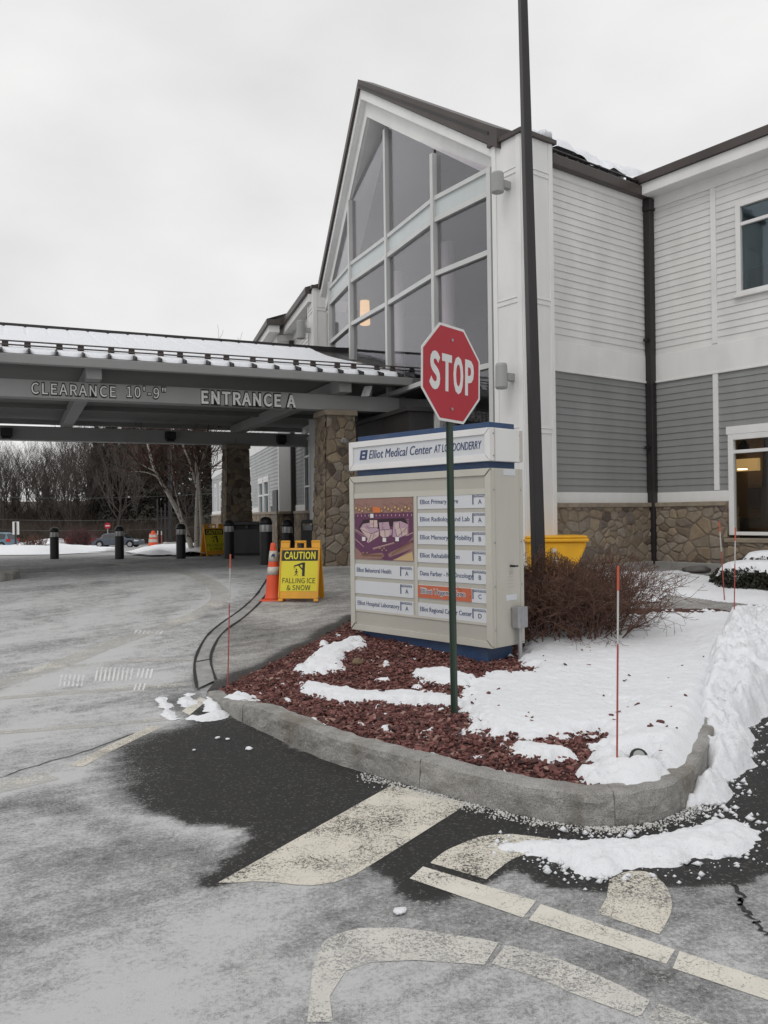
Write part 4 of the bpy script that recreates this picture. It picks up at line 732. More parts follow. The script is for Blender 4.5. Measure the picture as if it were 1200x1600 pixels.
m = MB(); m.wbox(W1, .3, 4.85, 7.842, 8.02, -.1, .42); m.add([W1.pt(.3, 8.02, .42), W1.pt(4.9, 8.02, .42), W1.pt(4.9, 9.3, -3.5), W1.pt(.3, 9.3, -3.5)], [(0, 1, 2, 3)]); m.build('roof', MT['brown'], bld)
m = MB(); m.wbox(W2, -.42, 27, 7.842, 8.02, -.1, .42); m.wbox(WB, -.3, .4, 7.843, 8.021, 0, .4); m.add([W2.pt(-.42, 8.02, .42), W2.pt(27, 8.02, .42), W2.pt(27, 9.3, -3.5), W2.pt(-.42, 9.3, -3.5)], [(0, 1, 2, 3)]); m.build('roof', MT['brown'], bld)
# entrance vestibule under the canopy
vb = MB(); a = BP[1]-inw*.1; bq = BP[3]-inw*.05; W = Wall(a, bq-a); 
if (W.n@np.array([-.9, -.4])) < 0: W.n = -W.n
ln = np.linalg.norm(bq-a); VD = .5
for o0, o1, z0, z1 in ((0, VD, 3.25, 3.62),): vb.wbox(W, 0, ln, z0, z1, o0, o1)
vb.wbox(W, -.08, ln+.08, 3.621, 3.70, -.0, VD+.08)
for s in (0, ln*.33, ln*.66, ln-.08): vb.wbox(W, s, s+.08, .62, 3.25, VD-.09, VD-.01)
vb.wbox(W, 0, .08, .62, 3.25, 0, .08); vb.wbox(W, .01, .07, 2.8, 2.88, .08, VD-.09)
for s in (ln*.33, ln*.66): vb.wbox(W, s-ln*.33+.08, s, 2.8, 2.88, VD-.08, VD-.02)
vo = vb.build('vestibule', MT['darkbrown'], bld); m = MB(); m.wbox(W, .02, ln-.02, .64, 3.25, VD-.055, VD-.045); m.wbox(W, .03, .04, .64, 3.25, .05, VD-.06); m.build('pane', MT['glass'], vo)
m = MB(); m.wbox(W, .09, ln-.05, 2.9, 3.2, VD+.001, VD+.01); m.build('panel', MT['brown'], vo)
# ================================================================== CANOPY
ca = R(24); c_ = np.array([math.cos(ca), math.sin(ca)]); d_ = np.array([-math.sin(ca), math.cos(ca)])
Fp = np.array([-.95, 16.85]); SPAN = 8.0
can = thing('entrance_canopy', (Fp[0], Fp[1], GZ), 'wide entrance canopy on stone columns, its metal roof covered with snow', 'canopy')
KF = Wall(Fp, c_, -d_)                                  # s along the beam, o towards the road
def kp(s, z, dd): return KF.pt(s, z, -dd)
for dd, nm in ((0, 'beam'), (SPAN, 'beam')):
    m = MB(); m.hexa([kp(-11, 3.83, dd-.15), kp(3.2, 3.83, dd-.15), kp(3.2, 3.83, dd+.15), kp(-11, 3.83, dd+.15), kp(-11, 4.14, dd-.15), kp(3.2, 4.14, dd-.15), kp(3.2, 4.14, dd+.15), kp(-11, 4.14, dd+.15)]) if dd == 0 else m.hexa([kp(-11, 3.79, dd-.17), kp(2.4, 3.79, dd-.17), kp(2.4, 3.79, dd+.17), kp(-11, 3.79, dd+.17), kp(-11, 4.16, dd-.17), kp(2.4, 4.16, dd-.17), kp(2.4, 4.16, dd+.17), kp(-11, 4.16, dd+.17)])
    bo = m.build('beam', MT['canopy'], can, bevel=.012)
    if dd == 0: beamF = bo
    else: beamB = bo
for s in (-9.4, -4.7, .0):
    m = MB(); m.hexa([kp(s-.13, 4.141, -.55), kp(s+.13, 4.141, -.55), kp(s+.13, 4.141, SPAN+.5), kp(s-.13, 4.141, SPAN+.5), kp(s-.13, 4.40, -.55), kp(s+.13, 4.40, -.55), kp(s+.13, 4.40, SPAN+.5), kp(s-.13, 4.40, SPAN+.5)]); m.build('tie_beam', MT['canopy'], can, bevel=.01)
    m = MB(); m.prism([kp(s-.07, 3.86, .9), kp(s-.07, 4.14, .9), kp(s-.07, 4.14, 2.4)], [kp(s+.07, 3.86, .9), kp(s+.07, 4.14, .9), kp(s+.07, 4.14, 2.4)]) if False else None
EV, RZ, EZ = -.78, 5.88, 4.40; RD = SPAN/2
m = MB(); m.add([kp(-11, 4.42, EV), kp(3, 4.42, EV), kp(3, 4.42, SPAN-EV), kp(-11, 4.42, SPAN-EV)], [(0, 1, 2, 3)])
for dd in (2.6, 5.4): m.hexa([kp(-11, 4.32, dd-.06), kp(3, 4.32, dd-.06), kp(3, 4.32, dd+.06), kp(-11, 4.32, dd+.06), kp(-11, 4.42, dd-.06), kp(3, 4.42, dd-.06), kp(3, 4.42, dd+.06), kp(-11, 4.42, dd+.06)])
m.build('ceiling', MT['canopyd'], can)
def fac_s(dd):                                          # where a line along the canopy meets the glazed wall
    best = 3.
    for a, bq in zip(BP[:-1], BP[1:]):
        A = np.array([[c_[0], -(bq-a)[0]], [c_[1], -(bq-a)[1]]]); r_ = np.linalg.solve(A, a-(Fp+d_*dd))
        if -.02 <= r_[1] <= 1.02: best = r_[0]
    return best
def sz(dd): return EZ+.06+(RZ-EZ-.06)*(dd-EV)/(RD-EV)
dl = np.linspace(EV, RD, 12)
m = MB(); V = []
for dd in dl: V += [kp(-11, sz(dd), dd), kp(fac_s(dd)+.0, sz(dd), dd)]
m.add(V, [(2*i, 2*i+1, 2*i+3, 2*i+2) for i in range(11)])
m.add([kp(-11, RZ, RD), kp(1.5, RZ, RD), kp(1.5, EZ, SPAN-EV), kp(-11, EZ, SPAN-EV)], [(0, 1, 2, 3)])
for k in range(36):
    s = -10.9+k*.43
    if s < 1.3: m.hexa([kp(s-.018, sz(EV)-.0, EV-.02), kp(s+.018, sz(EV)-.0, EV-.02), kp(s+.018, sz(EV+.55), EV+.55), kp(s-.018, sz(EV+.55), EV+.55), kp(s-.018, sz(EV)+.06, EV-.02), kp(s+.018, sz(EV)+.06, EV-.02), kp(s+.018, sz(EV+.55)+.06, EV+.55), kp(s-.018, sz(EV+.55)+.06, EV+.55)])
cro = m.build('metal_roof', MT['darkbrown'], can)
m = MB(); m.hexa([kp(-11, RZ-.04, RD-.09), kp(fac_s(RD), RZ-.04, RD-.09), kp(fac_s(RD), RZ-.04, RD+.09), kp(-11, RZ-.04, RD+.09), kp(-11, RZ+.10, RD-.09), kp(fac_s(RD), RZ+.10, RD-.09), kp(fac_s(RD), RZ+.10, RD+.09), kp(-11, RZ+.10, RD+.09)]); m.build('ridge_cap', MT['darkbrown'], cro)
m = MB(); m.hexa([kp(-11, 4.30, EV-.03), kp(2.2, 4.30, EV-.03), kp(2.2, 4.30, EV+.12), kp(-11, 4.30, EV+.12), kp(-11, 4.445, EV-.08), kp(2.2, 4.445, EV-.08), kp(2.2, 4.445, EV+.12), kp(-11, 4.445, EV+.12)]); m.hexa([kp(-11, 4.30, SPAN-EV-.1), kp(2.2, 4.30, SPAN-EV-.1), kp(2.2, 4.30, SPAN-EV), kp(-11, 4.30, SPAN-EV), kp(-11, 4.445, SPAN-EV-.1), kp(2.2, 4.445, SPAN-EV-.1), kp(2.2, 4.445, SPAN-EV), kp(-11, 4.445, SPAN-EV)]); m.build('gutter', MT['canopy'], can, bevel=.012)
# snow guard: two rails on brackets
m = MB()
for k in range(36):
    s = -10.9+k*.43+(.06 if k % 2 else -.02); dd = EV+.42
    if s > 1.35: continue
    z = sz(dd); m.hexa([kp(s-.055, z, dd-.02), kp(s+.055, z, dd-.02), kp(s+.055, z, dd+.06), kp(s-.055, z, dd+.06), kp(s-.05, z+.17, dd-.0), kp(s+.05, z+.17, dd-.0), kp(s+.05, z+.17, dd+.04), kp(s-.05, z+.17, dd+.04)])
z = sz(EV+.42); m.tube([kp(-11, z+.09, EV+.38), kp(1.35, z+.09, EV+.38)], .014, 6); m.tube([kp(-11, z+.155, EV+.38), kp(1.35, z+.155, EV+.38)], .014, 6); m.build('snow_guard', MT['brown'], can)
# snow on the canopy roof
sxx = np.arange(-11, 1.6, .022); dds = np.concatenate([np.arange(EV-.02, EV+.42, .014), np.linspace(EV+.45, RD-.1, 26)]); SS_, DD = np.meshgrid(sxx, dds)
ph = ((SS_+10.9)/.43) % 1.; cell = np.floor((SS_+10.9)/.43); rnd = _h(cell.astype(np.int64), np.zeros(cell.shape, np.int64), 5)
low = EV+.03+.07*rnd+.17*(abs(ph-.5)*2)**4; edge = DD-low; right = np.interp(DD, dl, [fac_s(q) for q in dl])-.12-.55*ss((DD-EV-.5)/2.5)
sm2 = np.minimum(edge, (right-SS_)); seam = np.exp(-((np.minimum(ph, 1-ph))/.05)**2)*ss((DD-EV-3.2+2*rnd)/1.5)*.022
hz = sz(DD)-.03+.095*np.sqrt(ss((sm2+.02)/.10))-seam+.02*(fbm(SS_, DD, 2, 3, 3)-.5); keep = sm2 > -.03
V = np.array([kp(a, z, q) for a, z, q in zip(SS_.ravel(), hz.ravel(), DD.ravel())]); idx = np.arange(len(V)).reshape(SS_.shape); Fq = np.stack([idx[:-1, :-1], idx[:-1, 1:], idx[1:, 1:], idx[1:, :-1]], -1).reshape(-1, 4)
kk = (keep[:-1, :-1] | keep[:-1, 1:] | keep[1:, 1:] | keep[1:, :-1]).ravel(); Fq = Fq[kk]
tag(np_mesh('roof_snow', V, Fq, MT['roofsnow'], smooth=True), 'smooth sheet of snow covering the metal roof of the canopy', 'snow', kind='stuff')
# stone columns
def column(pos, z1, mat, lab):
    m = MB(); A = []; B = []
    for a, q in ((-1, -1), (1, -1), (1, 1), (-1, 1)): A.append((*(pos+c_*.40*a+d_*.40*q), .4)); B.append((*(pos+c_*.30*a+d_*.30*q), z1-.12))
    m.prism(A, B); o = m.build('column', mat, can, bevel=.01)
    stone_face(o, A[0], A[1], B[1], B[0], -d_, 11+int(pos[1]), mat='stonecol', cw=.24, ch=.18); stone_face(o, A[3], A[0], B[0], B[3], -c_, 12+int(pos[1]), mat='stonecol', cw=.24, ch=.18); stone_face(o, A[1], A[2], B[2], B[1], c_, 14+int(pos[1]), mat='stonecol', cw=.24, ch=.18)
    m = MB(); A = []; B = []
    for a, q in ((-1, -1), (1, -1), (1, 1), (-1, 1)): A.append((*(pos+c_*.36*a+d_*.36*q), z1-.12)); B.append((*(pos+c_*.35*a+d_*.35*q), z1-.002))
    m.prism(A, B); m.build('column_cap', MT['ledge'], o, bevel=.02); return o
colF = column(Fp+d_*.05, 3.83, MT['stonedark'], ''); column(Fp+d_*SPAN-c_*.1, 3.79, MT['stonedark'], '')
m = MB(); m.box(0, 0, 0, 0, 0, 0); pb = thing('kerb_step', (0, 0, 0), 'x', 'x'); bpy.data.objects.remove(pb)
m = MB(); q = [(*(Fp+c_*a+d_*b), 0) for a, b in ((-.55, -.62), (2.2, -.62), (2.2, .8), (-.55, .8))]; m.prism([(x, y, .5) for x, y, _ in q], [(x, y, .70) for x, y, _ in q]); m.build('column_plinth', MT['concrete'], kind='structure', bevel=.02)
# lettering on the beam
def let(s, x0, x1, yb, cap, bold):
    a0, z0 = KF.px(x0, yb[0], .15); a1, z1 = KF.px(x1, yb[1], .15); z = (z0+z1)/2
    for nm, mat, o_, b2, gr in (('letter_outline', 'blk', .152, bold+.02, .008), ('lettering', 'letter', .162, bold, .0)):
        text_obj(nm, s, MT[mat], can, KF.pt(a0-gr, z-gr, o_), (*c_, 0), (0, 0, 1), cap+2*gr, width=a1-a0+2*gr, bold=b2, ext=.006, sans=True, space=1.08)
let('CLEARANCE', 49, 181, (615.5, 620), .185, .002); let('10\'-9"', 198, 259, (620.5, 622.5), .185, .002); let('ENTRANCE A', 314.5, 462, (629.5, 636.5), .225, .012)
# floodlights: on the rear beam and under the eave, camera on the column
for x, y in ((10, 677), (265, 682), (438, 687)):
    dB = SPAN-.3; Wq = Wall(Fp+d_*(SPAN-.17), c_, -d_); s_, z_ = Wq.px(x, y); m = MB(); m.wbox(Wq, s_-.14, s_+.14, z_-.1, z_+.12, .02, .2); m.wbox(Wq, s_-.11, s_+.11, z_-.16, z_-.1, .05, .18); m.build('floodlight', MT['black'], can, bevel=.02)
s_, z_ = KF.px(572, 611, .5); m = MB(); P = KF.pt(s_, z_, .5); m.hexa([P+np.array(q)*.001 for q in ((-110, -60, -120), (60, -110, -120), (110, 40, -100), (-60, 80, -100), (-30, -60, 90), (130, -110, 90), (130, 50, 110), (-30, 80, 110))]); m.build('floodlight', MT['clear'], can, bevel=.01)
p = KF.pt(*KF.px(537, 688, .42), .42); m = MB(); m.tube([p+np.array([0, .1, 0]), p], .05, 10); m.tube([p, p+np.array([.08, -.12, -.05])], .04, 10); m.build('security_camera', MT['steel'], can)
# ================================================================== DIRECTORY SIGN
tF = np.array([.681, -.732]); K = np.array([1.10, 8.5]); SW, SDp = 2.22, .53
WS = Wall(K-tF*SW, tF, np.array([-.732, -.681])); WE = Wall(K, np.array([.732, .681]), tF)
ds = thing('directory_sign', (*(K-tF*SW/2), .18), 'large beige and white medical center directory sign on a navy base', 'directory sign')
m = MB(); m.wbox(WS, .14, SW-.12, -.05, .36, -SDp+.06, -.06); m.build('base', MT['navy'], ds, bevel=.006)
def fr_box(name, z0, z1, o0, mat, rim, mat2):            # cabinet with a mitred front frame and a recessed face
    m = MB(); m.wbox(WS, 0, SW, z0, z1, -SDp, -.02); b = m.build(name, mat, ds, bevel=.006)
    m = MB(); a, c, e, f = (0, z0), (SW, z0), (SW, z1), (0, z1); i = [(rim, z0+rim), (SW-rim, z0+rim), (SW-rim, z1-rim), (rim, z1-rim)]; O = [a, c, e, f]
    for k in range(4):
        k2 = (k+1) % 4; g = .0025
        P = [O[k], O[k2], i[k2], i[k]]; cx_ = sum(p[0] for p in P)/4; cz_ = sum(p[1] for p in P)/4; P = [(p[0]+(cx_-p[0])*.004, p[1]+(cz_-p[1])*.02) for p in P]
        m.wprism(WS, P, -.019, .012)
    m.build('frame', mat, b, bevel=.003); return b
body = fr_box('cabinet', .315, 2.172, 0, MT['beige'], .075, MT['beige2']); hd = fr_box('header_cabinet', 2.245, 2.590, 0, MT['white'], .07, MT['signwhite'])
m = MB(); m.wbox(WS, .08, SW-.07, 2.173, 2.244, -SDp+.05, -.05); m.build('spacer_band', MT['navy'], ds); m = MB(); m.wbox(WS, .09, SW-.06, 2.591, 2.655, -SDp+.06, -.06); m.build('top_cap', MT['navy'], ds, bevel=.004)
m = MB(); m.wbox(WS, .07, SW-.07, 2.315, 2.52, -.02, -.006); m.build('header_panel', MT['signwhite'], hd)
m = MB(); m.wbox(WS, .075, SW-.075, .39, 2.10, -.02, -.008); m.build('face_panel', MT['beige2'], body)
for W_, zz in ((WE, (.5, .95, 1.4, 1.95, 2.3, 2.53)),):
    m = MB()
    for z in zz:
        for s in (.045, SDp-.045): m.tube([W_.pt(s, z, .0), W_.pt(s, z, .007)], .008, 8)
    m.build('screw', MT['steel'], body)
m = MB(); m.wbox(WE, .06, .068, .32, 2.17, 0, .008); m.wbox(WE, SDp-.07, SDp-.062, .32, 2.17, 0, .008); m.wbox(WE, .06, .068, 2.25, 2.585, 0, .008); m.wbox(WE, SDp-.05, SDp-.01, 2.25, 2.58, 0, .012); m.build('edge_seam', MT['beige'], body)
m = MB(); m.wbox(WE, .2, .4, 2.10, 2.165, .001, .004); m.wbox(WE, .22, .40, .79, .85, .001, .004); m.build('sticker', MT['signwhite'], body)
m = MB()
for k in range(4): m.wbox(WE, .25, .36-.02*(k % 2), .93+k*.035, .935+k*.035, .001, .003)
m.wbox(WE, .28, .34, 1.06, 1.10, .001, .004); m.build('small_print', MT['beige2'], body)
m = MB(); m.tube([WE.pt(.3, 1.15, 0), WE.pt(.3, 1.15, .06)], .012, 8); m.tube([WE.pt(.3, 1.15, .05), WE.pt(.34, 1.15, .07)], .009, 8); m.build('lock', MT['black'], body)
m = MB(); m.wbox(WE, .30, .46, .50, .72, .004, .10); eb = m.build('electrical_box', MT['steel'], ds, bevel=.008); m = MB(); m.tube([WE.pt(.38, .50, .05), WE.pt(.38, .10, .05)], .024, 10); m.build('conduit', MT['steel'], eb)
# header text and emblem
def S(cx_, cy_): return WS.px(530+cx_/3.8097, 640+cy_/3.8095)
sa, za = S(176, 298); sb_, zb2 = S(552, 268); text_obj('lettering', 'Elliot Medical Center', MT['textblue'], hd, WS.pt(sa, 2.375, -.005), (*tF, 0), (0, 0, 1), .098, width=sb_-sa, shear=.25, bold=.0, ext=.003)
sa, _ = S(563, 0); sb_, _ = S(846, 0); text_obj('lettering', 'AT LONDONDERRY', MT['textblue'], hd, WS.pt(S(563, 265)[0], 2.378, -.005), (*tF, 0), (0, 0, 1), .083, width=S(846, 240)[0]-S(563, 265)[0], shear=.22, bold=0, ext=.003)
e0, e1 = S(116, 0)[0], S(163, 0)[0]; ew = e1-e0; m = MB(); zz0, zz1 = 2.368, 2.482; hgt = zz1-zz0
def par(x0, x1, y0, y1): sl_ = .22; m.wprism(WS, [(e0+ew*.86*x0+hgt*y0*sl_, zz0+hgt*y0), (e0+ew*.86*x1+hgt*y0*sl_, zz0+hgt*y0), (e0+ew*.86*x1+hgt*y1*sl_, zz0+hgt*y1), (e0+ew*.86*x0+hgt*y1*sl_, zz0+hgt*y1)], -.006, -.002)
par(0, .28, 0, 1); par(.72, 1, 0, 1); par(.33, .67, .0, .20); par(.33, .67, .40, .60); par(.33, .67, .80, 1.); m.build('emblem', MT['textblue'], hd)
# rows
rimz = []
def row(cl, cr_, yl, ybl, txt, let_, mat='signwhite', txtx=None, big=False, name='directory_panel'):
    s0, z1 = S(cl, yl); s1, _ = S(cr_, yl); _, z0 = S(cl, ybl); m = MB(); m.wbox(WS, s0, s1, z0, z1, -.019, -.001); pnl = m.build(name, MT['signwhite'], body, bevel=.002)
    h = z1-z0; wv = s1-s0; xs = s0+wv*(.80 if cl > 400 else .79)
    if big:
        m = MB(); m.wbox(WS, s0+.003, xs-.012, z0+.003, z1-.003, -.003, .001); m.build('orange_insert', MT['orange'], pnl)
        text_obj('lettering_outline', txt, MT['legend'], pnl, WS.pt(s0+.045, z0+h*.36, .002), (*tF, 0), (0, 0, 1), h*.40, width=wv*.66, bold=.05, ext=.001); text_obj('lettering', txt, MT['textblue'], pnl, WS.pt(s0+.05, z0+h*.37, .004), (*tF, 0), (0, 0, 1), h*.36, width=wv*.65, bold=.0, ext=.001)
    elif txt: text_obj('lettering', txt, MT['textblue'], pnl, WS.pt(s0+.04, z0+h*.38, .001), (*tF, 0), (0, 0, 1), h*.33, width=wv*txtx, ext=.001)
    m = MB(); m.wbox(WS, xs, xs+.012, z0+h*.26, z1-h*.06, -.001, .003); m.wbox(WS, xs+.0125, s1-.03, z1-h*.075, z1-h*.06, -.001, .0029); m.build('entrance_bar', MT['textblue'], pnl)
    text_obj('lettering', 'ENTRANCE', MT['textblue'], pnl, WS.pt(xs+.02, z1-h*.24, .001), (*tF, 0), (0, 0, 1), h*.12, width=s1-xs-.04, ext=.001); text_obj('lettering', let_, MT['textblue'], pnl, WS.pt((xs+s1)/2, z0+h*.30, .001), (*tF, 0), (0, 0, 1), h*.32, ext=.001, align='C')
for i, (t_, l2, wd) in enumerate([('Elliot Primary Care', 'A', .56), ('Elliot Radiology and Lab', 'A', .72), ('Elliot Memory & Mobility', 'B', .75), ('Elliot Rehabilitation', 'B', .58), ('Dana Farber - NE Oncology', 'B', .76), ('Elliot Urgent Care', 'C', .7), ('Elliot Regional Cancer Center', 'D', .75)]):
    yl = [515, 617, 723, 830, 936, 1041, 1148][i]; row(466, 882, yl, yl+78, t_, l2, big=(i == 5), txtx=wd)
row(92, 441, 917, 992, 'Elliot Behavioral Health', 'A', txtx=.60); row(95, 441, 1016, 1092, '', 'A'); row(97, 441, 1113, 1186, 'Elliot Hospital Laboratory', 'A', txtx=.73)
m = MB(); s0, z1 = S(442, 510); s1, _ = S(463, 510); m.wbox(WS, s0+.01, s1-.005, .571, 2.10-.17, -.007, .003); 
m.wbox(WS, .08, SW-.08, 1.905, 1.965, -.007, .0035); m.wbox(WS, .08, SW-.08, .545, .570, -.007, .0035); m.build('divider', MT['beige'], body)
# site plan
s0, z1 = S(91, 529); s1, _ = S(437, 529); _, z0 = S(91, 889); mw, mh = s1-s0, z1-z0
MT.update(mauve=paint('plan_mauve', (.27, .155, .13), .5, .06, 9), purple=paint('plan_purple', (.115, .035, .085), .5, .1, 9), lilac=paint('plan_lilac', (.42, .29, .36), .5, .06, 9), pink=paint('plan_pink', (.55, .42, .40), .5, .05), plantan=paint('plan_tan', (.5, .36, .19), .5, .06), planbrown=paint('plan_brown', (.2, .1, .05), .5, .1), planorange=paint('plan_orange', (.6, .17, .05), .5, .1), planblack=paint('plan_dark', (.03, .012, .02), .6, .1), planline=paint('plan_line', (.5, .33, .33), .5, .05))
mats = [MT[k] for k in ('mauve', 'purple', 'lilac', 'pink', 'plantan', 'planbrown', 'planorange', 'planblack', 'planline', 'legend')]
m = MB(); m.m = 0; m.wbox(WS, s0, s1, z0, z1, -.019, -.002)
lay = [0]
def pp_(mi, pl): lay[0] += 1; m.m = mi; o_ = -.002+lay[0]*.00004; m.add([WS.pt(s0+mw*x, z0+mh*(1-y), o_) for x, y in pl], [tuple(range(len(pl)))])
pp_(1, [(0, .25), (1, .24), (1, .62), (.62, .99), (.22, .99), (0, .80)])
pp_(1, [(.55, .9), (1, .66), (1, .8), (.66, 1), (.5, 1)]); pp_(0, [(0, .83), (.16, .99), (0, .99)]); pp_(4, [(.66, .99), (.98, .85), (1, .99)])
pp_(0, [(.58, .9), (.64, .86), (.98, .71), (1, .73), (1, .8), (.68, .92), (.6, .95)]); pp_(0, [(.1, .93), (.48, .88), (.52, .93), (.46, .98), (.12, .99)])
pp_(7, [(.07, .48), (.16, .35), (.86, .33), (.92, .42), (.5, .48), (.1, .55)])
pp_(2, [(.09, .50), (.15, .42), (.28, .40), (.44, .52), (.42, .60), (.3, .64), (.26, .70)]); pp_(3, [(.09, .50), (.16, .48), (.3, .58), (.24, .64)]); pp_(3, [(.27, .36), (.40, .36), (.41, .48), (.28, .48)]); pp_(3, [(.27, .58), (.43, .55), (.42, .62), (.24, .73), (.21, .71)])
pp_(2, [(.43, .40), (.60, .39), (.62, .5), (.66, .52), (.64, .6), (.46, .62)]); pp_(3, [(.45, .52), (.62, .51), (.6, .62), (.5, .64), (.45, .60)]); pp_(2, [(.68, .39), (.80, .38), (.92, .43), (.91, .58), (.75, .65), (.66, .62)]); pp_(3, [(.71, .5), (.9, .48), (.91, .58), (.74, .63)]); pp_(3, [(.7, .42), (.78, .4), (.78, .48), (.71, .5)])
for a, bq in (((0, .50), (.24, .64)), ((0, .66), (.16, .79)), ((.32, .81), (.68, .71)), ((.88, .6), (1, .55))): pp_(8, [a, bq, (bq[0], bq[1]+.012), (a[0], a[1]+.012)])
for k in range(15): x = .05+k*.066; pp_(8, [(x, .27), (x+.012, .27), (x+.012, .30), (x, .30)])
for k in range(17):
    x = .03+k*.057; y = .19+.04*((k*7) % 3-1)*.6
    if .3 < x < .45: continue
    pp_(5, [(x+.028*math.cos(q)*1.05, y+.03*math.sin(q)*1.1) for q in np.linspace(0, 5.6, 8)]); pp_(4, [(x-.004+.017*math.cos(q), y-.005+.019*math.sin(q)) for q in np.linspace(0, 5.6, 8)])
for k in range(9): x = .66+k*.037; y = .89-k*.022; pp_(5, [(x+.018*math.cos(q), y+.02*math.sin(q)) for q in np.linspace(0, 5.6, 7)])
for k in range(8): x = .14+(k % 4)*.035+.3*(k > 3); y = .80+.03*(k % 2)+.08*(k < 4); pp_(4, [(x, y), (x+.015, y), (x+.015, y+.02), (x, y+.02)])
def ln_(mi, a, bq, w_=.006):
    d = np.array(bq)-np.array(a); nn3 = np.array([-d[1], d[0]])/(np.linalg.norm(d)+1e-9)*w_/2; a = np.array(a); bq = np.array(bq); pp_(mi, [tuple(a-nn3), tuple(bq-nn3), tuple(bq+nn3), tuple(a+nn3)])
for a, bq in (((.09, .50), (.3, .58)), ((.3, .58), (.44, .52)), ((.27, .48), (.41, .48)), ((.34, .36), (.34, .48)), ((.3, .58), (.24, .72)), ((.35, .57), (.31, .68)), ((.53, .51), (.54, .63)), ((.45, .52), (.62, .51)), ((.71, .5), (.74, .63)), ((.8, .49), (.82, .61)), ((.74, .63), (.9, .48)), ((.78, .4), (.78, .48)), ((.2, .44), (.26, .5)), ((.5, .40), (.5, .52))): ln_(1, a, bq)
for a in ((.19, .45), (.31, .42), (.52, .45), (.84, .45), (.36, .61), (.86, .54)): pp_(8, [(a[0]-.02, a[1]-.012), (a[0]+.025, a[1]-.016), (a[0]+.022, a[1]+.012), (a[0]-.022, a[1]+.014)])
for k in range(22): x = .33+.017*k; y = .80-.005*k; ln_(8 if k % 3 else 4, (x, y+.015), (x+.006, y+.04))
for k in range(12): ln_(8, (.02+.017*k, .52+.0117*k), (.012+.017*k, .55+.0117*k), .005); ln_(8, (.9+.006*(k % 3), .36+.022*k), (.94, .355+.022*k), .005)
for k in range(26):
    x = .02+k*.038; y = .10+.05*((k*5) % 4)/4
    if not .28 < x < .48: ln_(5, (x, y), (x+.03, y-.012), .006)
for k in range(12): x = .13+k*.031; y = .925+.012*((k*3) % 3); pp_(5, [(x+.014*math.cos(q), y+.016*math.sin(q)) for q in np.linspace(0, 5.6, 7)])
pp_(6, [(.31, .14), (.47, .16), (.47, .24), (.31, .24)]); pp_(5, [(.3, .15), (.33, .15), (.33, .2), (.35, .2), (.315, .24), (.28, .2), (.3, .2)])
LB = [('C', .315, .29), ('A', .165, .665), ('B', .53, .675), ('D', .745, .66)]
for t_, x, y in LB: pp_(9, [(x-.03, y-.032), (x+.03, y-.032), (x+.03, y+.032), (x-.03, y+.032)])
mpo = m.build('site_plan', mats, body)
for t_, x, y in LB: text_obj('lettering', t_, MT['blk'], mpo, WS.pt(s0+mw*x, z0+mh*(1-y-.02), .002), (*tF, 0), (0, 0, 1), mh*.038, align='C', ext=.001)
# ================================================================== STOP SIGN
pb_ = at(709, 1113, .15); SP = pb_[:2]; zg = bedz(SP[0], SP[1]); tS = np.array([.665, .747]); nS = np.array([.747, -.665])
st = thing('stop_sign', (SP[0], SP[1], zg), 'red octagonal stop sign on a green post in the planting island', 'stop sign')
Wp = Wall(SP, tS, nS); m = MB(); q = [(-.038, .0), (-.038, .006), (-.022, .006), (-.016, .03), (.016, .03), (.022, .006), (.038, .006), (.038, 0), (.017, 0), (.012, .024), (-.012, .024), (-.017, 0)]
ztopp = CZ+(803-520)/FPX*SP[1]
A = [np.array([*(SP+tS*a+nS*bq), zg-.15]) for a, bq in q]; lean = np.array([-.006*2, 0, 0]); B = [np.array([*(SP+tS*a+nS*bq), ztopp])+lean for a, bq in q]; m.prism(A, B); post = m.build('post', MT['postgreen'], st)
cS = np.array([*(SP+nS*.034), CZ+(803.5-585)/FPX*SP[1]])+np.array([-.010, 0, 0]); rot = R(-1.6); tx3 = np.array([*tS, 0]); xd = tx3*math.cos(rot)+np.array([0, 0, 1])*math.sin(rot); ud = -tx3*math.sin(rot)+np.array([0, 0, 1])*math.cos(rot); n3 = np.array([*nS, 0]); Rc = .755/2/math.cos(R(22.5))
def octo(r, o): return [cS+n3*o+(xd*math.cos(a)+ud*math.sin(a))*r for a in [R(22.5+45*k) for k in range(8)]]
m = MB(); m.prism(octo(Rc, 0), octo(Rc, .004)); pan = m.build('sign_panel', MT['legend'], st); m = MB(); m.prism(octo(Rc-.022, .0035), octo(Rc-.022, .0055)); m.build('red_face', MT['red'], pan)
LW4 = [('S', -.285, .133), ('T', -.128, .125), ('O', .018, .128), ('P', .172, .118)]
for ch, x, wd in LW4: text_obj('lettering', ch, MT['legend'], pan, cS+n3*.0056+xd*x-ud*.128, xd, ud, .256, width=wd, bold=.016, ext=.0015, sans=True)
m = MB()
for u_ in (.265, -.275): p = cS+ud*u_; m.tube([p+n3*.004, p+n3*.012], .012, 10)
m.build('bolt', MT['steel'], pan)
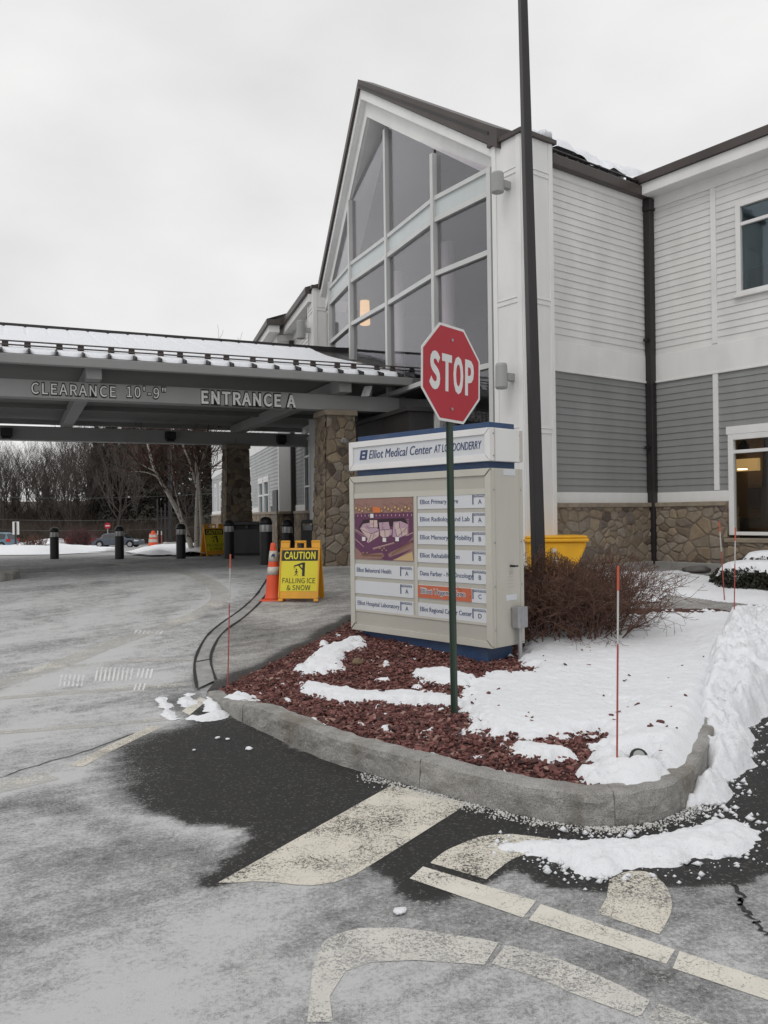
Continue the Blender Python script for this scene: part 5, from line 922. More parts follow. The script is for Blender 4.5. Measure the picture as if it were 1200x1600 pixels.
# ================================================================== LIGHT POLE in front of the pilaster
LP = np.array([2.05, 10.85]); lz = terr(*LP)+.1; lp = thing('lamp_post', (*LP, lz), 'tall leaning dark bronze light pole rising behind the bare shrub', 'lamp post')
tp = depth(809.5, -260, 10.85); bt = depth(842, 905, 10.85); dirv = (tp-bt)/(tp[2]-bt[2]); zt = 10.5
m = MB(); A = []; B = []; pbq = bt+dirv*(lz-bt[2]); ptq = bt+dirv*(zt-bt[2]); an = R(18)
for k in range(4): q = an+k*math.pi/2+math.pi/4; u_ = np.array([math.cos(q), math.sin(q), 0]); A.append(pbq+u_*.105); B.append(ptq+u_*.062)
m.prism(A, B); m.build('pole', MT['darkbrown'], lp, bevel=.012)
m = MB(); m.box(pbq[0]-.16, pbq[0]+.16, pbq[1]-.16, pbq[1]+.16, lz-.1, lz+.03); m.build('base_plate', MT['darkbrown'], lp, bevel=.01)
m = MB(); p = ptq; m.hexa([p+np.array(q) for q in ((-.9, -.18, -.05), (.15, -.18, -.05), (.15, .18, -.05), (-.9, .18, -.05), (-.85, -.15, .1), (.1, -.15, .1), (.1, .15, .1), (-.85, .15, .1))]); m.build('lamp_head', MT['darkbrown'], lp, bevel=.02)
# ================================================================== CAUTION SIGN (A-frame)
def caution(loc, rz, label):
    t = thing('caution_sign', (0, 0, 0), label, 'caution sign', 'folding caution signs'); W_, H, TL = .61, .915, .215
    def pan(sign, name):
        fw = np.array([0, -sign, 0]); ang = math.atan2(TL, H); up = np.array([0, sign*math.sin(ang), math.cos(ang)]); nn = np.array([0, -sign*math.cos(ang), math.sin(ang)]); o = np.array([0, -sign*TL, 0]); xx = np.array([sign*1., 0, 0])
        def P(x, z, d): return o+xx*x+up*z+nn*d
        m = MB()
        def bx(x0, x1, z0, z1, d0, d1): m.hexa([P(x0, z0, d0), P(x0, z0, d1), P(x1, z0, d1), P(x1, z0, d0), P(x0, z1, d0), P(x0, z1, d1), P(x1, z1, d1), P(x1, z1, d0)])
        h = W_/2; bx(-h, h, .04, .80, -.03, .0); bx(-h, -h+.07, 0, .0399, -.03, .0); bx(h-.07, h, 0, .0399, -.03, .0)
        bx(-h, -h+.14, .8001, .915, -.03, .004); bx(h-.13, h, .8001, .915, -.03, .004)
        bx(-.085, -.055, .8001, .88, -.03, 0); bx(.055, .085, .8001, .88, -.03, 0); bx(-.085, .085, .8801, .915, -.03, 0)
        bx(-h, -h+.022, .05, .80, .0001, .012); bx(h-.022, h, .05, .80, .0001, .012)
        return m.build(name, MT['amber'], t, bevel=.006), P, xx, up
    for sg, nm in ((1, 'front_board'), (-1, 'rear_board')):
        b, P, xx, up = pan(sg, nm)
        m = MB(); m.add([P(x, z, .003) for x, z in ((-.282, .15), (.282, .15), (.282, .77), (-.282, .77))], [(0, 1, 2, 3)]); m.build('yellow_face', MT['yellow'], b)
        m = MB(); m.add([P(x, z, .0045) for x, z in ((-.278, .605), (.278, .605), (.278, .768), (-.278, .768))], [(0, 1, 2, 3)]); m.build('black_header', MT['blk'], b)
        def tx(s, z, cap, wd, mt, bo): text_obj('lettering', s, MT[mt], b, P(-wd/2, z, .006), xx, up, cap, width=wd, bold=bo, ext=.001, sans=True)
        tx('CAUTION', .634, .105, .48, 'yellow', .01); tx('FALLING ICE', .27, .075, .50, 'blk', .0); tx('& SNOW', .165, .075, .36, 'blk', .0)
        m = MB()
        def poly(pl): m.add([P(x, z, .0055) for x, z in pl], [tuple(range(len(pl)))])
        poly([(.045, .375), (.085, .375), (.085, .58), (.045, .58)]); poly([(.045, .58), (-.085, .535), (-.085, .515), (.045, .55)]); poly([(-.02, .535), (.0, .54), (.045, .49), (.045, .465)]); poly([(-.085, .515), (-.078, .515), (-.081, .455)]); poly([(-.07, .517), (-.064, .517), (-.067, .48)])
        poly([(-.045+.012*math.cos(q), .475+.013*math.sin(q)) for q in np.linspace(0, 5.5, 8)]); poly([(-.055, .458), (-.035, .46), (-.035, .42), (-.05, .42)]); poly([(-.035, .455), (-.012, .43), (-.017, .425), (-.036, .442)]); poly([(-.055, .455), (-.072, .43), (-.066, .427), (-.052, .44)]); poly([(-.05, .42), (-.04, .42), (-.062, .378), (-.072, .378)]); poly([(-.045, .42), (-.035, .42), (-.018, .378), (-.028, .378)])
        m.build('pictogram', MT['blk'], b)
    t.location = loc; t.rotation_euler = (0, 0, rz); return t
p = at(467, 943.5); cs = caution((p[0]+.02, p[1]+.2, terr(p[0], p[1]+.2)+.02), R(-9), 'yellow falling ice caution sign leaning beside an orange traffic cone')
p2 = at(331, 869); c2 = copy_tree(cs); c2.location = (p2[0], p2[1]+.2, terr(p2[0], p2[1])+.005); c2.rotation_euler = (0, 0, R(38)); relabel(c2, 'yellow falling ice caution sign farther back beside the white birch trunks')
# traffic cone
p = at(424, 945); tc_ = thing('traffic_cone', (p[0]-.01, p[1]+.34, terr(p[0], p[1])+.02), 'orange traffic cone with two pale bands half behind the caution sign', 'traffic cone')
o_ = np.array(tc_.location); f_ = .93
m = MB(); prof = [(.135, .03), (.125, .05)]; m.lathe([(.15, .035), (.132, .06), (.118, .2), (.093, .42), (.07, .62), (.042, .83), (.034, .875), (.028, .88)], 24, o_); m.build('cone_body', MT['cone'], tc_, smooth=True)
m = MB(); m.box(o_[0]-.19, o_[0]+.19, o_[1]-.19, o_[1]+.19, o_[2], o_[2]+.035); m.build('base', MT['cone'], tc_, bevel=.015)
def cr2(z): return np.interp(z, [.06, .2, .42, .62, .84], [.132, .118, .093, .07, .042])+.003
for a, bq in ((.40, .52), (.60, .76)): m = MB(); m.lathe([(cr2(a), a), (cr2(bq), bq)], 24, o_); m.build('reflective_band', MT['band'], tc_, smooth=True)
m = MB(); V = []; 
for a0, z_ in ((-1.9, .66), (-1.5, .68), (-1.2, .64), (-1.0, .7), (-1.15, .72), (-1.5, .72), (-1.8, .7)): V.append(o_+np.array([(cr2(z_)+.004)*math.cos(a0), (cr2(z_)+.004)*math.sin(a0), z_]))
m.add(V, [tuple(range(len(V)))]); m.build('printed_mark', MT['textblue'], tc_)
# ================================================================== BOLLARDS
def bollard(loc, label):
    t = thing('bollard', (0, 0, 0), label, 'bollard', 'bollards around the canopy'); m = MB(); m.lathe([(.135, 0), (.135, .69), (.13, .70)], 20); m.build('post', MT['black'], t, smooth=False, bevel=.004)
    m = MB(); m.lathe([(.128, .70), (.128, .85)], 20); ln_ = m.build('light_collar', MT['lightlens'], t); m = MB()
    for k in range(8): q = 2*math.pi*k/8; x, y = math.cos(q), math.sin(q); u_ = np.array([-y, x, 0])*.02; p = np.array([x, y, 0])*.131; m.hexa([p-u_*1.8+np.array([0, 0, .701]), p+u_*1.8+np.array([0, 0, .701]), p+u_*1.8+np.array([x, y, 0])*.004+np.array([0, 0, .701]), p-u_*1.8+np.array([x, y, 0])*.004+np.array([0, 0, .701]), p-u_*.6+np.array([0, 0, .849]), p+u_*.6+np.array([0, 0, .849]), p+u_*.6+np.array([x, y, 0])*.004+np.array([0, 0, .849]), p-u_*.6+np.array([x, y, 0])*.004+np.array([0, 0, .849])])
    m.build('louvre', MT['greylamp'], ln_); m = MB(); m.lathe([(.14, .85), (.14, .90), (.13, .945), (.105, .985), (.06, 1.01), (.01, 1.018)], 20); m.build('domed_cap', MT['black'], t, smooth=True); t.location = loc; return t
BL = [(83, 873.5, 'black bollard nearest the left edge, in front of the snowy twig bush'), (185, 873.5, 'black bollard standing in front of the dark grey parked car'), (281.5, 873, 'black bollard just left of the birch trunks and far caution sign'), (357, 873, 'black bollard at the left end of the large grey waste bin'), (415, 882.5, 'black bollard at the right end of the large grey waste bin'), (449, 878, 'black bollard mostly hidden behind the nearer caution sign')]
bo0 = None
for x, y, lb in BL:
    p = at(x, y); lc = (p[0], p[1]+.1, terr(p[0], p[1]))
    if bo0 is None: bo0 = bollard(lc, lb); bb = bo0
    else: bb = copy_tree(bo0); bb.location = lc; relabel(bb, lb)
    hpx = {83: 50, 185: 52, 281.5: 55, 357: 61, 415: 75, 449: 66}[x]; k = hpx*p[1]/FPX/1.018; bb.scale = (min(k, 1.05),)*2+(k,)
# waste bins
p = at(386, 868); wb = thing('waste_bin', (p[0], p[1]+.3, terr(p[0], p[1])), 'large dark grey waste bin between two bollards under the canopy', 'waste bin'); o_ = np.array(wb.location)
Wb = Wall(o_[:2], (1, .05)); m = MB(); w_ = 47*p[1]/FPX/2; h_ = 53*p[1]/FPX; z = o_[2]
m.wprism(Wb, [(-w_*.9, z+.05), (w_*.9, z+.05), (w_, z+h_*.78), (-w_, z+h_*.78)], -.35, .35); m.build('bin_body', MT['bin'], wb, bevel=.03); m = MB(); m.wbox(Wb, -w_*1.02, w_*1.02, z+h_*.9, z+h_, -.38, .38); m.wbox(Wb, -w_*1.0, -w_*.86, z+h_*.781, z+h_*.899, -.36, .36); m.wbox(Wb, w_*.86, w_*1.0, z+h_*.781, z+h_*.899, -.36, .36); m.wbox(Wb, -.04, .04, z+h_*.781, z+h_*.899, -.36, .36); m.build('hood', MT['bin'], wb, bevel=.02); m = MB(); m.wbox(Wb, -w_*.85, w_*.85, z+h_*.75, z+h_*.9, -.2, .2); m.build('opening', MT['black'], wb)
m = MB(); m.wbox(Wb, -w_*.85, w_*.85, z, z+.05, -.3, .3); m.build('plinth', MT['black'], wb)
p = at(480, 890); y_ = 21.5; c = depth(480, 812, y_); zt_ = c[2]; zg_ = GZ; wb2 = thing('litter_bin', (c[0], y_, zg_), 'slim grey litter bin with hooded openings next to the stone column', 'litter bin'); Wb = Wall((c[0], y_), (1, .1)); h_ = zt_-zg_; m = MB(); m.wbox(Wb, -.17, .17, zg_+.02, zg_+h_*.72, -.17, .17); m.build('bin_body', MT['bin'], wb2, bevel=.02)
m = MB(); m.wbox(Wb, -.17, -.12, zg_+h_*.721, zg_+h_*.9, -.16, .16); m.wbox(Wb, .12, .17, zg_+h_*.721, zg_+h_*.9, -.16, .16); m.wprism(Wb, [(-.18, zg_+h_*.9), (.18, zg_+h_*.9), (.13, zg_+h_), (-.13, zg_+h_)], -.18, .18); m.build('hood', MT['bin'], wb2, bevel=.015); m = MB(); m.wbox(Wb, -.115, .115, zg_+h_*.721, zg_+h_*.85, -.02, .02); m.build('ash_tray', MT['steel'], wb2)
# ================================================================== SALT BIN
Y_ = 13.3; a = depth(822, 838, Y_); bq = depth(920, 838, Y_); zb0 = terr(a[0], Y_)+.02; z1 = a[2]; sbn = thing('salt_bin', ((a[0]+bq[0])/2, Y_, zb0), 'scuffed yellow salt bin with a wide lip by the stone wall', 'salt bin')
Wb = Wall((a[0], Y_), (bq-a)[:2]); Lh = np.linalg.norm((bq-a)[:2]); m = MB()
prof = [(.0+.12, 0), (Lh-.32, 0), (Lh-.22, .22), (Lh-.04, z1-zb0-.17), (Lh-.03, z1-zb0-.1), (.03, z1-zb0-.1), (.05, .3)]
m.wprism(Wb, [(s, z+zb0) for s, z in prof], -.7, .0); m.build('hopper', MT['binyellow'], sbn, bevel=.03); m = MB(); m.wbox(Wb, -.0, Lh, z1-.10, z1-.045, -.74, .04); m.wbox(Wb, .02, Lh-.02, z1-.0449, z1, -.72, .02); m.build('lid', MT['binyellow'], sbn, bevel=.02)
m = MB(); m.wbox(Wb, .42, .48, z1-.28, z1-.2, .001, .004); m.wbox(Wb, .43, .50, z1-.45, z1-.33, .001, .004); m.build('sticker', MT['band'], sbn)
# ================================================================== SNOW STAKES
def stake(px_t, px_b, Y=None, label='', top=.22, dz=.1, r=.007):
    b = at(*px_b, dz) if Y is None else depth(*px_b, Y); Yb = b[1]; t_ = depth(*px_t, Yb); d = t_-b; t = thing('snow_stake', tuple(b), label, 'snow stake', 'driveway snow stakes')
    m = MB(); m.tube([b-d*.05, b+d*.62], r, 8); m.build('lower_shaft', MT['stakered'], t); m = MB(); m.tube([b+d*.62, b+d*(1-top)], r*1.05, 8); m.build('white_band', MT['stakewhite'], t); m = MB(); m.tube([b+d*(1-top), b+d], r*1.25, 8); m.build('orange_tip', MT['stakeor'], t); return t
stake((966, 884), (964, 1206), label='snow stake with orange tip standing in the snow at the rounded kerb', top=.12, dz=.18, r=.0058)
stake((360, 866), (356, 1068), label='thin snow stake at the sharp left tip of the island', top=.11, dz=.05, r=.006)
stake((1149, 824), (1147, 975), Y=9.9, label='upright snow stake rising out of the snowbank before the lower window', top=.14, r=.007)
stake((1124, 815), (1132, 938), label='slightly leaning snow stake by the path in front of the clipped hedge', top=.13, dz=.03, r=.008)
# in-ground spotlight and rock
p = at(999, 1190, .18); z_ = bedz(p[0], p[1])+.01; sp = thing('ground_spotlight', (p[0], p[1], z_), 'small black round spotlight set in snow near the rounded kerb', 'spotlight'); o_ = np.array([p[0], p[1], z_]); m = MB(); m.tube([o_+np.array([0, .05, -.02]), o_+np.array([-.01, -.03, .05])], .055, 16); m.build('housing', MT['black'], sp, bevel=.005); q = o_+np.array([-.012, -.035, .054]); m = MB(); m.tube([q, q+np.array([-.001, -.004, .003])], .034, 16); m.build('lens', MT['greylamp'], sp); m = MB(); m.tube([o_+np.array([-.05, .02, 0]), o_+np.array([-.13, .05, .02])], .018, 8); m.build('mounting_arm', MT['black'], sp)
p = at(560, 1030, .12); tag(lump((p[0], p[1], bedz(p[0], p[1])+.02), .065, 31).build('rock', paint('tan_rock', (.2, .14, .09), .9, .2, 9, .5, 30), smooth=True), 'small tan rock in the mulch at the foot of the directory sign', 'rock')
p = at(1090, 890, .05); m = lump((p[0], p[1], terr(p[0], p[1])+.06), .24, 33); m.v = [(x, y, terr(p[0], p[1])+(z-terr(p[0], p[1]))*.55) for x, y, z in m.v]; tag(m.build('rock', MT['rock'], smooth=True), 'dark grey boulder lying against the wall right of the downpipe', 'rock')
# ================================================================== VEGETATION
def segs_mesh(name, SG, mat, parent=None, n=3, org=None):
    A = np.array([s[0] for s in SG]); B = np.array([s[1] for s in SG]); r0 = np.array([s[2] for s in SG]); r1 = np.array([s[3] for s in SG]); k = len(A)
    d = B-A; d /= np.linalg.norm(d, axis=1)[:, None]+1e-9; ref = np.where(abs(d[:, 2:3]) < .9, np.array([[0, 0, 1.]]), np.array([[1., 0, 0]])); u = np.cross(d, ref); u /= np.linalg.norm(u, axis=1)[:, None]; v = np.cross(d, u)
    q = 2*np.pi*np.arange(n)/n; ring = u[:, None]*np.cos(q)[None, :, None]+v[:, None]*np.sin(q)[None, :, None]
    V = np.concatenate([A[:, None]+ring*r0[:, None, None], B[:, None]+ring*r1[:, None, None]], 1); j = np.arange(n)
    F_ = np.stack([j, (j+1) % n, n+(j+1) % n, n+j], 1)[None]+(np.arange(k)*2*n)[:, None, None]
    return np_mesh(name, V.reshape(-1, 3)-(0 if org is None else np.array(org)), F_.reshape(-1, 4), mat, parent, smooth=n > 3)
def unit(a): a = np.asarray(a, float); return a/(np.linalg.norm(a)+1e-9)
def branch(SG, p, d, ln, r, lev, rng, steps=3, wob=.18, up=.08, kids=(2, 4), sp=.75, kl=.68, rmin=.003, kr=.62):
    pts = [p]
    for s in range(steps):
        d = unit(d+rng.normal(0, wob, 3)+np.array([0, 0, up])); q = p+d*ln/steps; ra = r*(1-.45*s/steps); rb = r*(1-.45*(s+1)/steps); SG.append((p, q, max(ra, rmin), max(rb, rmin))); p = q; pts.append((p, d))
    if lev <= 0: return
    for k in range(rng.integers(kids[0], kids[1]+1)):
        t = rng.integers(1, steps+1) if k else steps; q, dd = pts[t]; ax = unit(np.cross(dd, rng.normal(0, 1, 3))); a = rng.uniform(.5, 1.)*sp*(.45 if k == 0 else 1)
        branch(SG, q, unit(dd*math.cos(a)+ax*math.sin(a)), ln*kl*rng.uniform(.75, 1.2), r*kr*(1.1 if k == 0 else .85), lev-1, rng, steps, wob, up, kids, sp, kl, rmin, kr)
# bare shrub behind the directory sign
rng = np.random.default_rng(5); SG = []
bl_, br_ = at(775, 1003, .17), at(985, 992, .17)
for k in range(300):
    t = rng.uniform(0, 1); c = bl_+(br_-bl_)*t+np.array([rng.normal(0, .05), rng.uniform(.02, 1.3), 0]); c[2] = terr(c[0], c[1])+.12
    a = rng.uniform(0, 6.28); lean_ = rng.uniform(.2, 1.15); dx = math.cos(a)*lean_+(t-.5)*.9
    branch(SG, c, unit((dx, math.sin(a)*lean_*.8-.15, 1)), rng.uniform(.30, .44), .0085, 4, rng, 3, .22, .03, (2, 3), .9, .74, .0021, .66)
cS_ = (bl_+br_)/2+np.array([0, .5, 0]); sh = thing('bare_shrub', tuple(cS_), 'wide leafless reddish brown shrub beside the directory sign', 'shrub')
SG = [s for s in SG if s[1][2] < terr(0, s[1][1])+.95+.1*math.sin(s[1][0]*7) and s[1][0] < 3.85 and s[1][2] > .15]
segs_mesh('twigs', SG, MT['twig'], sh, 3, cS_)
# clipped evergreen hedges before the lower window, snow on top
def hedge(c, rx, ry, h, label, slabel, seed):
    rng = np.random.default_rng(seed); n = 9000; u = rng.normal(0, 1, (n, 3)); u /= np.linalg.norm(u, axis=1)[:, None]; u[:, 2] = abs(u[:, 2]); k = rng.uniform(.72, 1.03, n)[:, None]; e = np.sign(u)*abs(u)**.6
    P = np.array(c)+e*np.array([rx, ry, h])*k; z = rng.normal(0, 1, (n, 3)); z /= np.linalg.norm(z, axis=1)[:, None]; y = np.cross(z, rng.normal(0, 1, (n, 3))); y /= np.linalg.norm(y, axis=1)[:, None]; l = rng.uniform(.012, .03, n)[:, None]
    V = np.stack([P-z*l-y*l*.4, P+z*l-y*l*.4, P+z*l*.8+y*l*.5, P-z*l*.8+y*l*.5], 1)-np.array(c); t = thing('clipped_hedge', c, label, 'hedge', 'clipped hedges'); np_mesh('foliage', V.reshape(-1, 3), np.arange(4*n).reshape(n, 4), MT['hedge'], t)
    SGh = []
    for q in range(60): a = rng.uniform(0, 6.28); p = np.array(c)+np.array([math.cos(a)*rx*.3, math.sin(a)*ry*.3, 0]); SGh.append((p, np.array(c)+np.array([math.cos(a)*rx*.9, math.sin(a)*ry*.9, h*rng.uniform(.3, .95)]), .008, .004))
    segs_mesh('stems', SGh, MT['twig'], t, 3, c)
    xs, ys = np.linspace(c[0]-rx*.92, c[0]+rx*.92, 60), np.linspace(c[1]-ry*.92, c[1]+ry*.92, 40); X, Y = np.meshgrid(xs, ys); d = 1-np.sqrt(((X-c[0])/rx)**2+((Y-c[1])/ry)**2); m_ = d-.1+.5*(fbm(X*3, Y*3, 1, 3, seed)-.5)
    Z = c[2]+h*np.maximum(0, 1-np.maximum(0, 1-d)**3.3)**.33*1.0-.01+.09*np.sqrt(ss(m_/.25)); tag(grid_mesh('hedge_snow', xs, ys, Z, MT['snow'], keep=m_ > 0), slabel, 'snow', kind='stuff')
p = at(1212, 924, .05); hedge((p[0], p[1]+.5, terr(p[0], p[1])), .74, .45, .42, 'lower clipped dark hedge beside the path, capped with snow', 'snow cap lying on the lower front hedge', 3)
hedge((6.2, 13.15, terr(6.2, 13.15)), .66, .36, .50, 'clipped dark hedge right under the lower window, capped with snow', 'snow cap lying on the rear hedge under the window', 4)
snow_patch('snow_cover', 'snow strip between the asphalt path and the building wall', [(1000, 895), (1060, 892), (1135, 905), (1230, 930), (1260, 950), (1200, 945), (1130, 939), (1050, 930), (1005, 918)], .05, .04, .03, 'snow', 21, .5)
snow_patch('snow_cover', 'snow behind the bare shrub at the foot of the pilaster', [(800, 935), (830, 900), (1000, 892), (1040, 915), (1030, 938), (940, 945)], .04, .04, .05, 'snow', 24, .5)
# birch clump by the far caution sign
def birch(px, label):
    b = at(*px); rng = np.random.default_rng(12); b[1] += .6; b[2] = terr(b[0], b[1]); t = thing('birch_tree', tuple(b), label, 'tree'); Y_ = b[1]
    trunks = [([(303, 868), (285, 815), (262, 770), (243, 737), (232, 700), (226, 660)], .085), ([(307, 868), (308, 800), (309, 755), (304, 700), (294, 640), (290, 590)], .08), ([(313, 866), (315, 810), (308, 765), (299, 730), (284, 690), (272, 640)], .06), ([(316, 866), (313, 780), (311, 740), (322, 700), (330, 660), (334, 600)], .06), ([(286, 815), (277, 780), (270, 745), (268, 720)], .022), ([(247, 745), (228, 738), (205, 737)], .025), ([(243, 737), (225, 728), (215, 722)], .02)]
    SGb = []
    for pl, r in trunks:
        SGt = []
        pts = smooth([depth(x, y, Y_+.15*i) for i, (x, y) in enumerate(pl)], 4)
        for i in range(len(pts)-1): f0, f1 = 1-.75*i/len(pts), 1-.75*(i+1)/len(pts); SGt.append((pts[i], pts[i+1], r*f0, r*f1))
        segs_mesh('trunk' if r > .05 else 'limb', SGt, MT['birch'], t, 8, b)
        for i in range(len(pts)//3, len(pts)):
            for q in range(2 if r > .05 else 1): branch(SGb, pts[i], unit(rng.normal(0, 1, 3)*np.array([1, .8, .4])+np.array([0, 0, .9])), rng.uniform(.5, 1.0), .018, 2, rng, 3, .15, .1, (2, 3), .7, .7, .004)
    segs_mesh('branches', SGb, MT['twig'], t, 3, b); return t
birch((308, 868), 'white birch with several leaning trunks beside the far caution sign')
# bare trees and evergreens on the far bank
def bare_tree(seed, H, label, lev=5, mat='woodbark'):
    rng = np.random.default_rng(seed); SGt = []; SGb = []; t = thing('bare_tree', (0, 0, 0), label, 'tree', 'bare trees on the far bank'); p = np.zeros(3); d = np.array([0, 0, 1.]); n = 9
    for i in range(n):
        d = unit(d+rng.normal(0, .05, 3)); q = p+d*H*.82/n; r0 = .016*H*(1-.85*i/n); r1 = .016*H*(1-.85*(i+1)/n); SGt.append((p, q, r0, r1)); p = q
        if i > 1:
            for k in range(3):
                a = rng.uniform(0, 6.28); branch(SGb, p, unit((math.cos(a)*.75, math.sin(a)*.75, .9)), H*.27*(1.15-.5*i/n), r1*.55, 3, rng, 3, .12, .10, (2, 4), .62, .66, .010)
    segs_mesh('trunk', SGt, MT['bark'], t, 6); segs_mesh('crown', SGb, MT[mat], t, 3); return t
def pine(seed, H, label):
    rng = np.random.default_rng(seed); t = thing('evergreen_tree', (0, 0, 0), label, 'tree', 'evergreens on the far bank'); segs_mesh('trunk', [((0, 0, 0), (0, 0, H*.5), .22, .15), ((0, 0, H*.5), (0, 0, H), .15, .03)], MT['bark'], t, 6)
    n = 4200; z = rng.uniform(.12, 1, n)**.9; tier = .75+.25*np.sin(z*38)+rng.normal(0, .12, n); R_ = H*.21*(1.02-z)**.75*tier; a = rng.uniform(0, 6.28, n); rr = R_*np.sqrt(rng.uniform(.05, 1, n)); P = np.stack([np.cos(a)*rr, np.sin(a)*rr, z*H-.12*rr], 1)
    k = rng.normal(0, 1, (n, 3))*np.array([1, 1, .45]); k /= np.linalg.norm(k, axis=1)[:, None]; y = np.cross(k, rng.normal(0, 1, (n, 3))); y /= np.linalg.norm(y, axis=1)[:, None]; l = rng.uniform(.12, .36, n)[:, None]; V = np.stack([P-k*l-y*l*.35, P+k*l-y*l*.25, P+k*l+y*l*.25, P-k*l+y*l*.35], 1)
    np_mesh('crown', V.reshape(-1, 3), np.arange(4*n).reshape(n, 4), MT['pine'], t); return t
kinds = [bare_tree(s, 14+s*.8, '') for s in (1, 2, 3, 4)]; KL = ['tall bare tree with an upright fine crown on the far wooded bank', 'bare tree with a spreading leafless crown on the far wooded bank', 'slender bare tree standing among others on the far wooded bank', 'big bare tree with dense twigs on the far wooded bank']
for t, l in zip(kinds, KL): t['label'] = l
rng = np.random.default_rng(77); cnt = 0
for k in range(64):
    px = -40+k*7.4-(k > 45)*225+rng.normal(0, 6); Y_ = rng.uniform(104, 128); x = (px-600)/FPX*Y_; i = k % 4; o = kinds[i] if k < 4 else copy_tree(kinds[i]); o.location = (x, Y_, terr(x, Y_)-.2); o.rotation_euler = (rng.normal(0, .05), rng.normal(0, .05), rng.uniform(0, 6.28)); s = rng.uniform(.5, .72)+.12*(px > 120); o.scale = (s*.9, s*.9, s)
pk = [pine(s, 16, '') for s in (1, 2)]
for k, (px, Y_, s) in enumerate([(176, 108, 1.05), (206, 116, 1.2), (228, 106, 1.15), (256, 114, 1.2), (284, 108, 1.2), (312, 112, 1.25), (152, 116, .9), (334, 104, 1.15), (240, 122, 1.2), (22, 118, .42), (72, 116, .5)]):
    x = (px-600)/FPX*Y_; o = pk[k] if k < 2 else copy_tree(pk[k % 2]); o.location = (x, Y_, terr(x, Y_)-.3); o.rotation_euler = (0, 0, k*1.3); o.scale = (s*.8, s*.8, s); o['label'] = 'dark evergreen tree standing on the far wooded bank behind the birch' if k < 9 else ('small dark evergreen low among bare trees near the left edge' if k == 9 else 'small dark evergreen among bare trees above the second bollard')
# brush over the bank
rng = np.random.default_rng(9); SG = []
for k in range(3400):
    Y_ = rng.uniform(97, 121); px = rng.uniform(-60, 350); x = (px-600)/FPX*Y_; p = np.array([x, Y_, terr(x, Y_)-.1]); hgt_ = rng.uniform(1.2, 3.4)
    for q in range(3):
        d = unit((rng.normal(0, .45), rng.normal(0, .45), 1)); e = p+d*hgt_*.6; SG.append((p, e, .02, .013)); 
        for j in range(2): SG.append((p+d*hgt_*rng.uniform(.3, .6), e+unit(rng.normal(0, .6, 3)+np.array([0, 0, .8]))*hgt_*.5, .012, .006))
tag(segs_mesh('brush', SG, paint('brush_twigs', (.075, .058, .047), .95, .25, .6, streak=False), None, 3), 'dense bare brush covering the far brown bank under the trees', 'brush', kind='stuff')
# one bare ornamental tree in front of the bank (fan crown behind the parked car)
ft = bare_tree(21, 11, 'fan shaped bare tree behind the dark grey parked car', mat='woodbark'); x = (182-600)/FPX*92; ft.location = (x, 92, terr(x, 92)); ft.scale = (.95, .95, .9)
